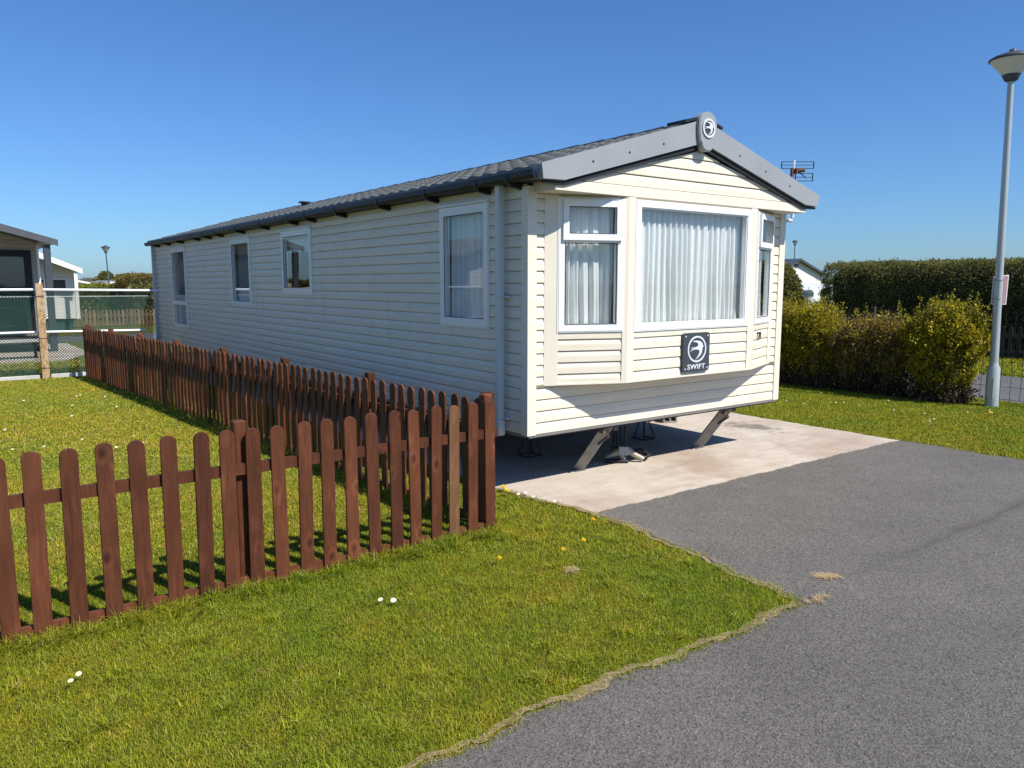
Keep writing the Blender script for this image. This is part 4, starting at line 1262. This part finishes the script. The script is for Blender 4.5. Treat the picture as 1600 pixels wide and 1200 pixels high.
def shrub(label, a0, a1, b0, b1, h, seed, n=52000, size=0.038, sprig=1.0, mat='yellow_leaf', group='shrubs beside the side road', hole=0.0, twigs=190, taper=0.0, low=0.06):
    rnd = np.random.default_rng(seed)
    ca, cb = (a0 + a1) / 2, (b0 + b1) / 2
    t = thing('shrub', label, 'shrub', (ca, cb, 0), group)
    # upright stems carrying leaves along them
    m = MB(); P_ = []
    for i in range(twigs):
        x0_, y0_ = ca + rnd.uniform(-.33, .33) * (a1 - a0), cb + rnd.uniform(-.40, .40) * (b1 - b0) * (1 - taper)
        x1_, y1_ = np.clip(x0_ + rnd.normal() * 0.18, a0, a1), np.clip(y0_ + rnd.normal() * 0.2, b0, b1)
        z1_ = h * rnd.uniform(0.72, 1.0) * (1 - 0.22 * (abs(y1_ - cb) / (b1 - b0) * 2) ** 3)
        p = [(x0_, y0_, 0), ((x0_ * .6 + x1_ * .4) + rnd.normal() * .03, (y0_ * .6 + y1_ * .4) + rnd.normal() * .03, z1_ * 0.5), (x1_, y1_, z1_)]
        m.tube(p, [0.008, 0.006, 0.003], 5, False)
        for q in range(3):
            s_ = rnd.uniform(0.35, 0.85)
            bx, by, bz = x0_ + (x1_ - x0_) * s_, y0_ + (y1_ - y0_) * s_, z1_ * s_
            ex_, ey_, ez_ = bx + rnd.normal() * 0.14, by + rnd.normal() * 0.16, min(bz + rnd.uniform(.1, .4), h * 1.02)
            m.tube([(bx, by, bz), (ex_, ey_, ez_)], [0.005, 0.002], 4, False)
            k = rnd.uniform(0, 1, int(n / twigs * 0.15))
            P_.append(np.stack([bx + (ex_ - bx) * k, by + (ey_ - by) * k, bz + (ez_ - bz) * k], 1) + rnd.normal(size=(len(k), 3)) * 0.025)
        k = rnd.uniform(low, 1, int(n / twigs * 0.4)) ** 0.75
        zz = z1_ * k
        P_.append(np.stack([x0_ + (x1_ - x0_) * k, y0_ + (y1_ - y0_) * k, zz], 1) + rnd.normal(size=(len(k), 3)) * 0.045)
    for i in range(70):
        bx, by = ca + rnd.uniform(-.42, .42) * (a1 - a0), cb + rnd.uniform(-.48, .48) * (b1 - b0)
        z0_ = h * rnd.uniform(0.5, 0.9) * (1 - 0.3 * (abs(by - cb) / (b1 - b0) * 2) ** 3); l_ = rnd.uniform(0.15, 0.38)
        ex_, ey_, ez_ = bx + rnd.normal() * 0.09, by + rnd.normal() * 0.09, z0_ + l_
        m.tube([(bx, by, z0_), (ex_, ey_, ez_)], [0.004, 0.0015], 4, False)
        k = rnd.uniform(0.1, 1.02, int(26 * sprig))
        P_.append(np.stack([bx + (ex_ - bx) * k, by + (ey_ - by) * k, z0_ + l_ * k], 1) + rnd.normal(size=(len(k), 3)) * 0.014)
    st = obj('stem', m, 'bark', t, recalc=False)
    # outer shell of leaves, broken by gaps
    q = rnd.uniform(-1, 1, (n * 2, 3))
    rr = np.linalg.norm(q, axis=1); q = q[(rr < 1) & (rr > 0.45)]
    x = ca + q[:, 0] * (a1 - a0) / 2; y = cb + np.sign(q[:, 1]) * np.abs(q[:, 1]) ** 0.7 * (b1 - b0) / 2; z = h * (0.50 + q[:, 2] * 0.47)
    keep = lumpy(x, y, z, seed, 2.2) > (hole - 0.02)
    P_.append(np.stack([x, y, z], 1)[keep][: int(n * 0.5)])
    pts = np.concatenate(P_)
    pts = pts[(pts[:, 2] > h * low * 0.6) & (rnd.random(len(pts)) < np.clip(pts[:, 2] / h * 1.8, 0.55, 1))]
    pts[:, 1] = cb + (pts[:, 1] - cb) * (1 - taper + taper * np.clip(pts[:, 2] / (0.6 * h), 0, 1))
    V, Q = leaf_cloud(pts, size, rnd, 0.5)
    foliage('foliage', V, Q, mat, t)
    # dead leaves and suckers packed round the foot
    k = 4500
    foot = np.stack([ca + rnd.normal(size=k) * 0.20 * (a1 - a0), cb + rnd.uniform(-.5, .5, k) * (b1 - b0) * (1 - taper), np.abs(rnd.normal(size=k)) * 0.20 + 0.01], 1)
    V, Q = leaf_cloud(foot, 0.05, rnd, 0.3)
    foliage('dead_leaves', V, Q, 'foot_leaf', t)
    return t
shrub('tall yellow green shrub nearest the caravan corner, far end of the row', 8.5, 9.3, 3.6, 5.6, 1.60, 1)
shrub('leafy yellow green shrub left of the timber stake', 8.35, 9.15, 2.15, 3.75, 1.60, 2)
shrub('sparse brown twiggy shrub in the dip of the row', 8.40, 9.15, 0.95, 2.2, 1.38, 3, n=24000, mat='brown_leaf', hole=0.25, twigs=230)
shrub('rounded bright yellow green shrub at the end beside the lamp column', 8.35, 9.25, -0.22, 1.12, 1.64, 4, n=60000, taper=0.38)

def hedge(label, a0, a1, b0, b1, h, seed, n, size, mat='hedge_leaf', wob=0.16, name='hedge', group=None, core=True, up=0.2, tops=0.12):
    rnd = np.random.default_rng(seed)
    t = thing(name, label, 'hedge', ((a0 + a1) / 2, (b0 + b1) / 2, 0), group)
    A, Bv = a1 - a0, b1 - b0
    ar = np.array([Bv * h, Bv * h, A * h, A * h, A * Bv]); ar = ar / ar.sum()
    f_ = rnd.choice(5, n, p=ar)
    u, v = rnd.random(n), rnd.random(n)
    x = np.where(f_ == 0, a0, np.where(f_ == 1, a1, a0 + A * u)); y = np.where(f_ == 2, b0, np.where(f_ == 3, b1, b0 + Bv * np.where(f_ >= 4, v, u)))
    z = np.where(f_ == 4, h, h * v)
    nr = np.zeros((n, 3)); nr[f_ == 0, 0] = -1; nr[f_ == 1, 0] = 1; nr[f_ == 2, 1] = -1; nr[f_ == 3, 1] = 1; nr[f_ == 4, 2] = 1
    off = wob * lumpy(x, y, z, seed, 0.9) + tops * 0.6 * lumpy(x * 3, y * 3, z * 3, seed + 3, 1.0) + rnd.normal(size=n) * np.where(f_ == 4, 0.035, 0.085) - 0.04
    # round the top corners
    rc = 0.25; dz = np.clip(z - (h - rc), 0, rc) / rc
    side = f_ < 4
    pts = np.stack([x, y, z], 1) + nr * off[:, None]
    pts[side] -= nr[side] * (rc * 0.5 * dz[side] ** 2)[:, None]
    V, Q = leaf_cloud(pts, size, rnd, up, 0.5, nr * 0.9)
    foliage('foliage', V, Q, mat, t)
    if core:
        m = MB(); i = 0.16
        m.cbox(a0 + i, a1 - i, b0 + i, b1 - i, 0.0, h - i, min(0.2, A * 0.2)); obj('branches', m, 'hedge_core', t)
    return t
hedge('tall dark clipped hedge across the side road behind the grey picket fence', 18.0, 20.4, -6.0, 8.3, 2.47, 5, 230000, 0.055, wob=0.09, tops=0.14)
hedge('block shaped hedge with golden brown top beside the caravan back corner', 3.35, 6.4, 36.2, 39.5, 2.25, 6, 42000, 0.075, 'gold_hedge')
hedge('low bright yellow green hedge beyond the netting fence', -0.6, 3.35, 39.0, 40.2, 1.74, 7, 12000, 0.10, 'green_leaf')
hedge('dark hedge strip behind the pale picket fence', 3.0, 7.6, 33.2, 34.4, 1.75, 8, 12000, 0.12)
hedge('far dark hedge closing the view at the left horizon', -60, 60, 118, 121, 2.0, 9, 30000, 0.5, 'hedge_leaf', 0.3)
hedge('far dark hedge closing the view at the right horizon', 118, 121, -60, 117, 2.0, 10, 30000, 0.5, 'hedge_leaf', 0.3)
def cone_tree(label, x, y, h, r, seed, n, size, mat='hedge_leaf', power=0.8, name='conifer_shrub'):
    rnd = np.random.default_rng(seed)
    t = thing(name, label, 'tree', (x, y, 0))
    m = MB(); m.tube([(x, y, 0), (x, y, h * 0.8)], [0.09, 0.03], 8)
    for k in range(18):
        z = h * rnd.uniform(0.15, 0.75); a = rnd.uniform(0, 6.28); q = r * 0.8 * (1 - z / h)
        m.tube([(x, y, z), (x + q * math.cos(a), y + q * math.sin(a), z + 0.15)], [0.025, 0.006], 5)
    obj('trunk', m, 'bark', t)
    z = rnd.random(n); a = rnd.uniform(0, 6.283, n)
    prof = np.clip(np.sin(np.pi * np.clip(z * 0.93 + 0.07, 0, 1)) ** power, 0.0, 1) * r
    k = rnd.random(n) ** 0.35
    px, py = np.cos(a) * prof * k, np.sin(a) * prof * k
    pts = np.stack([x + px, y + py, 0.05 + z * h], 1)
    dd = np.stack([np.cos(a), np.sin(a), np.zeros(n)], 1)
    pts += dd * (0.14 * r * lumpy(pts[:, 0] * 2, pts[:, 1] * 2, pts[:, 2] * 2, seed))[:, None]
    V, Q = leaf_cloud(pts, size, rnd, 0.5, 0.5, dd * 0.8)
    foliage('crown', V, Q, mat, t)
    return t
cone_tree('rounded dark conifer just right of the caravan front corner', 17.85, 9.55, 2.42, 0.62, 12, 14000, 0.09, power=0.5)
cone_tree('small round evergreen at the left horizon beside the distant lamp', 8.1, 72.8, 2.75, 1.1, 13, 5000, 0.25, power=0.6, name='evergreen_tree')
cone_tree('small russet bush beside the round evergreen at the horizon', 9.4, 71.6, 2.3, 0.95, 14, 4000, 0.22, 'gold_hedge', power=0.6, name='evergreen_tree')
def bare_tree(label, x, y, h, seed):
    rnd = np.random.default_rng(seed)
    t = thing('bare_tree', label, 'tree', (x, y, 0))
    m = MB(); m.tube([(x, y, 0), (x + 0.1, y, h * 0.35)], [0.16, 0.11], 7); obj('trunk', m, 'bare', t)
    c = MB()
    def grow(p, d, ln, r_, lev):
        e = p + d * ln
        c.tube([p, e], [r_, r_ * 0.6], 4, False)
        if lev > 0:
            for k in range(4):
                nd = (d + Vector(rnd.normal(size=3)) * 0.55); nd.z = abs(nd.z) * 0.8 + 0.25; nd.normalize()
                grow(p + d * ln * rnd.uniform(0.5, 1.0), nd, ln * rnd.uniform(0.55, 0.8), r_ * 0.6, lev - 1)
    for k in range(5):
        a = k * 1.257 + rnd.uniform(-.3, .3)
        grow(Vector((x + 0.1, y, h * 0.33)), Vector((math.cos(a) * 0.7, math.sin(a) * 0.7, 0.8)).normalized(), h * 0.26, 0.05, 3)
    obj('crown', c, 'bare', t, recalc=False)
    return t
bare_tree('bare leafless tree at the far left horizon beside the white bargeboard', 10.1, 96.2, 3.3, 21)
bare_tree('bare leafless tree at the horizon right of the distant lamp', 13.3, 93.9, 3.5, 22)

# ------------------------------------------------------------------ wire mesh fence by the side road, timber stake
wf = thing('wire_mesh_fence', 'dark green welded wire mesh fence along the side road behind the shrubs', 'fence', (9.45, 1.5, 0))
m = MB()
for i in range(75):
    y = -2.2 + i * 0.145
    m.bx(9.447, 9.453, y - 0.003, y + 0.003, 0.03, 1.46)
for k in range(8):
    z = 0.05 + k * 0.2
    m.bx(9.4435, 9.4465, -2.2, 8.55, z - 0.003, z + 0.003)
obj('mesh_panel', m, 'wire', wf)
for y in (-2.2, 0.3, 2.8, 5.3, 7.8):
    m = MB(); m.tube([(9.48, y, 0), (9.48, y, 1.50)], 0.022, 8); obj('post', m, 'wire', wf)
sk = MB(); sk.cbox(9.36, 9.43, 1.93, 2.0, 0.0, 1.47, 0.005)
tag(obj('timber_stake', sk, 'grey_wood'), 'weathered timber stake standing in the dip between the shrubs', 'stake')

# ------------------------------------------------------------------ grass and flowers
CAMV = np.array(CAM)
fwd = np.array([math.sin(R(36.55)), math.cos(R(36.55))]); rgt = np.array([fwd[1], -fwd[0]])
def in_view(x, y, mx=0.86, near=1.6):
    dx, dy = x - CAM[0], y - CAM[1]
    f_ = dx * fwd[0] + dy * fwd[1]; r_ = dx * rgt[0] + dy * rgt[1]
    return (f_ > near) & (np.abs(r_) < f_ * mx + 0.6), f_
def grass(name, x0, x1, y0, y1, dens, test, hh, wd, seed, lean=0.8, mat='blade'):
    """single blades: two quads and a tip, bent over"""
    rnd = np.random.default_rng(seed)
    n = int((x1 - x0) * (y1 - y0) * dens)
    x = rnd.uniform(x0, x1, n); y = rnd.uniform(y0, y1, n)
    ok, dist = in_view(x, y)
    ok &= test(x, y, rnd)
    x, y, dist = x[ok], y[ok], dist[ok]
    n = len(x)
    if n == 0: return None
    tuft = 0.5 + 0.5 * np.sin(x * 5.3 + np.sin(y * 4.1) * 2) * np.sin(y * 6.1 + np.sin(x * 3.7) * 2)
    h = rnd.uniform(hh[0], hh[1], n) * (0.85 + 0.3 * tuft)
    # taller where the mower does not reach
    h *= 1 + 1.1 * np.exp(-np.abs(y + 0.73) / 0.08) * (x < -0.75) * (x > -6) + 0.9 * np.exp(-np.abs(x - (-0.86 - 0.0774 * (y + 0.6))) / 0.16) * (y > -0.7) * (y < 12.3)
    a = rnd.uniform(0, 6.283, n); ln = np.abs(rnd.normal(size=n)) * lean + 0.12
    ux, uy = np.cos(a), np.sin(a)
    px, py = -uy, ux
    w_ = rnd.uniform(wd[0], wd[1], n) / 2
    def lev(k, bend, wk):
        cx_ = x + ux * h * ln * bend; cy_ = y + uy * h * ln * bend; cz_ = h * k
        return np.stack([cx_ - px * w_ * wk, cy_ - py * w_ * wk, cz_], 1), np.stack([cx_ + px * w_ * wk, cy_ + py * w_ * wk, cz_], 1)
    b0, b1 = lev(-0.05, 0, 1.0); m0, m1 = lev(0.55, 0.35, 0.85)
    tip = np.stack([x + ux * h * ln, y + uy * h * ln, h * (1.0 - 0.25 * np.minimum(ln, 1.5))], 1)
    V = np.stack([b0, b1, m1, m0, tip], 1).reshape(-1, 3)
    i = np.arange(n) * 5
    me = np_mesh(name, V, np.stack([i, i + 1, i + 2, i + 3], 1), np.stack([i + 3, i + 2, i + 4], 1))
    o = link(name, me, mat)
    return tag(o, 'short mown grass', 'grass', None, 'stuff')
def left_lawn(x, y, rnd):
    e = lawn_edge(y) + 0.008 + rnd.normal(size=len(x)) * 0.022
    e = np.where(y > 0.6, -0.16, e)
    return (x < e) & (y > road_edge(x) - 0.012 + rnd.normal(size=len(x)) * 0.024) & (y < 12.45)
def band(d0, d1):
    def f_(x, y, rnd):
        dx, dy = x - CAM[0], y - CAM[1]
        d = np.hypot(dx, dy)
        return left_lawn(x, y, rnd) & (d >= d0) & (d < d1)
    return f_
grass('grass', -5.2, 0.2, -2.95, 0.6, 26000, band(0, 5.2), (0.012, 0.030), (0.0019, 0.0034), 31)
grass('grass', -6.5, 0.2, -2.0, 6.0, 13000, band(5.2, 9.0), (0.013, 0.030), (0.003, 0.005), 32)
grass('grass', -9.5, 0.0, 2.5, 12.45, 5500, band(9.0, 25.0), (0.016, 0.034), (0.005, 0.009), 33)
def right_lawn(x, y, rnd):
    j = rnd.normal(size=len(x)) * 0.03
    e = np.where(y < -0.72, drive_right(np.minimum(y, -0.72)), 5.10)
    return (x > e + j) & (x < 9.52 + j) & (y > -2.75 + j)
grass('grass', 5.0, 9.6, -2.8, 9.0, 5500, right_lawn, (0.016, 0.034), (0.005, 0.009), 34)
grass('grass', 13.2, 18.4, -4.0, 9.0, 900, lambda x, y, r: (x > 13.3 + r.normal(size=len(x)) * 0.04), (0.04, 0.09), (0.014, 0.022), 35)
grass('grass', -9.5, 0.0, 12.75, 15.8, 1200, lambda x, y, r: x > -99, (0.04, 0.12), (0.012, 0.02), 36)
# longer tufts: along the pickets where the mower misses, and scattered weeds in the sward
r_ = np.random.default_rng(77)
n_ = 95
ta = r_.uniform(-4.3, -0.8, n_); TUFT = np.concatenate([np.stack([ta, -0.70 - np.abs(r_.normal(size=n_)) * 0.07 + 0.02], 1),
    np.stack([r_.uniform(-4.5, 0.0, 46), r_.uniform(-2.75, -0.85, 46)], 1), np.stack([-0.86 - 0.0774 * (np.linspace(-.5, 9, 90) + 0.6) - 0.05 + r_.normal(size=90) * 0.05, np.linspace(-.5, 9, 90)], 1)])
def tufts(x, y, rnd):
    d = np.full(len(x), 9.0)
    for cx_, cy_ in TUFT:
        d = np.minimum(d, np.hypot(x - cx_, y - cy_))
    return left_lawn(x, y, rnd) & (rnd.random(len(x)) < np.exp(-(d / 0.030) ** 2))
grass('grass', -4.6, 0.0, -2.8, -0.55, 26000, tufts, (0.028, 0.070), (0.0028, 0.0048), 37, 1.1)
grass('grass', -1.8, -0.75, -0.55, 9.0, 14000, tufts, (0.04, 0.10), (0.004, 0.007), 38, 0.8)
# dry straw bits at the road edge and a dead tuft on the tarmac
def straws(name, pts, n, spread, label, cat, kind, seed, ln=(0.02, 0.05), hz=0.02, wd=0.0011):
    rnd = np.random.default_rng(seed)
    k = rnd.integers(0, len(pts), n)
    c = np.array(pts)[k] + rnd.normal(size=(n, 2)) * np.array(spread)
    a = rnd.uniform(0, 6.283, n); l_ = rnd.uniform(*ln, n)
    z0 = 0.012 + rnd.random(n) * hz; z1 = 0.012 + rnd.random(n) * hz
    dx, dy = np.cos(a) * l_ / 2, np.sin(a) * l_ / 2; px, py = -np.sin(a) * wd, np.cos(a) * wd
    V = np.stack([np.stack([c[:, 0] - dx - px, c[:, 1] - dy - py, z0], 1), np.stack([c[:, 0] - dx + px, c[:, 1] - dy + py, z0], 1), np.stack([c[:, 0] + dx + px, c[:, 1] + dy + py, z1], 1), np.stack([c[:, 0] + dx - px, c[:, 1] + dy - py, z1], 1)], 1).reshape(-1, 3)
    me = np_mesh(name, V, np.arange(n * 4).reshape(n, 4))
    return tag(link(name, me, 'straw'), label, cat, None, kind)
ed = [(a, float(road_edge(a)) - 0.01) for a in np.arange(-5, -0.12, 0.02)] + [(float(lawn_edge(b)) + 0.01, float(b)) for b in np.arange(-2.76, 0.3, 0.02)]
straws('dry_grass', ed, 1100, (0.013, 0.016), 'dry straw along the lawn edge', 'dry grass', 'stuff', 41, (0.01, 0.035), 0.015, 0.0008)
straws('grass_clump', [(0.40 + 0.8 * t - 0.03, -2.71 - 0.6 * t + 0.02) for t in np.linspace(-0.07, 0.07, 13)], 200, (0.018, 0.022), 'dead straw coloured grass clump lying on the dark tarmac', 'grass clump', None, 42, (0.025, 0.08), 0.012)
straws('grass_clump', [(-0.92, -1.65), (-0.90, -1.66)], 110, (0.03, 0.02), 'small dry brown clump lying in the front grass', 'grass clump', None, 43, (0.02, 0.05), 0.035)
straws('grass_clump', [(-0.05, -2.86), (0.0, -2.87)], 120, (0.045, 0.014), 'withered sprig at the tip of the front grass corner', 'grass clump', None, 44, (0.03, 0.07), 0.02)

PETAL = mottled('white_petal', (0.80, 0.80, 0.80), 0.6, 0.05)
YEL = mottled('yellow_floret', (0.80, 0.52, 0.02), 0.6, 0.1)
STEM = mottled('flower_stem', (0.09, 0.14, 0.03), 0.6)
def daisy_proto():
    t = thing('daisy', 'x', 'daisy', (0, 0, 0))
    m = MB()
    for k in range(13):
        a = 2 * math.pi * k / 13
        r0, r1, w_ = 0.004, 0.0135, 0.0026
        c, s_ = math.cos(a), math.sin(a)
        m.add([(c * r0 - s_ * w_ * .5, s_ * r0 + c * w_ * .5, 0.045), (c * r0 + s_ * w_ * .5, s_ * r0 - c * w_ * .5, 0.045), (c * r1 + s_ * w_, s_ * r1 - c * w_, 0.048), (c * r1 - s_ * w_, s_ * r1 + c * w_, 0.048)], [(0, 1, 2, 3)])
    obj('petals', m, PETAL, t, recalc=False)
    m = MB(); m.lathe([(0.0, 0.0505), (0.004, 0.0495), (0.0052, 0.045)], (0, 0, 0), 10); obj('flower_head', m, YEL, t)
    m = MB(); m.tube([(0.004, 0.0, 0.0), (0.002, 0, 0.025), (0, 0, 0.046)], 0.001, 5); obj('stem', m, STEM, t)
    return t
def dandelion_proto():
    t = thing('dandelion', 'x', 'dandelion', (0, 0, 0))
    m = MB()
    for lay, (r1, z1, n) in enumerate(((0.021, 0.062, 18), (0.016, 0.067, 15), (0.010, 0.070, 11))):
        for k in range(n):
            a = 2 * math.pi * (k + lay * 0.4) / n
            c, s_ = math.cos(a), math.sin(a); w_ = 0.0024
            m.add([(-s_ * w_ * .6, c * w_ * .6, 0.060), (s_ * w_ * .6, -c * w_ * .6, 0.060), (c * r1 + s_ * w_, s_ * r1 - c * w_, z1), (c * r1 - s_ * w_, s_ * r1 + c * w_, z1)], [(0, 1, 2, 3)])
    obj('petals', m, YEL, t, recalc=False)
    m = MB(); m.tube([(0.006, 0, 0), (0.003, 0, 0.03), (0, 0, 0.06)], 0.0018, 6); obj('stem', m, STEM, t)
    return t
def place(proto, first, x, y, label, group, s=1.0):
    o = proto if first else copy_tree(proto)
    o.location = (x, y, 0.0); o['label'] = label; o['group'] = group
    o.scale = (s, s, 1.15)
    o.rotation_euler = (0.35 + random.uniform(-.15, .15), -0.25 + random.uniform(-.15, .15), 0.0)
    return o
dz = daisy_proto()
used = False
lst = [(-2.145, -1.37, 'left daisy of the close pair in the middle of the front grass', 'daisies in the front grass', 1.1),
       (-2.09, -1.41, 'right daisy of the close pair in the middle of the front grass', 'daisies in the front grass', 1.25),
       (-3.75, -1.35, 'lower daisy of the pair at the left of the front grass', 'daisies in the front grass', 0.95),
       (-3.71, -1.28, 'upper daisy of the pair at the left of the front grass', 'daisies in the front grass', 0.95),
       (-3.05, -0.25, 'lone daisy behind the left pickets of the front fence', 'daisies in the fenced lawn', 1.1)]
r = random.Random(5)
for i in range(16):
    lst.append((r.uniform(-3.6, -2.0), r.uniform(3.5, 9.5), 'small white daisy far back in the sunlit fenced lawn', 'daisies in the fenced lawn', 1.15))
for i in range(5):
    lst.append((-0.02 + r.uniform(-.14, 0.04), -0.25 + r.uniform(-.3, .25), 'small white daisy at the grass edge beside the concrete pad', 'daisies beside the concrete pad', 1.0))
for i in range(14):
    lst.append((r.uniform(6.5, 8.2), r.uniform(-0.6, 2.4), 'small white daisy in the lawn before the shrubs', 'daisies before the shrubs', 0.8))
for x, y, lab, gr_, s in lst:
    place(dz, not used, x, y, lab, gr_, s); used = True
dp = dandelion_proto(); used = False
for x, y, lab, s in ((-0.10, 0.22, 'yellow dandelion by the picket corner at the pad edge', 1.5), (-0.17, 0.08, 'larger yellow dandelion just right of the picket corner', 1.7), (-0.11, -0.97, 'yellow dandelion close to the tarmac corner of the pad', 0.9),
                  (-0.74, -1.37, 'yellow dandelion lower one of the middle front grass pair', 1.0), (-0.50, -1.31, 'yellow dandelion upper one of the middle front grass pair', 1.1), (-1.20, -1.25, 'lone yellow dandelion left in the front grass', 1.0), (7.81, -0.68, 'yellow dandelion in the right lawn below the lamp', 1.9)):
    place(dp, not used, x, y, lab, 'dandelions', s * 0.75); used = True
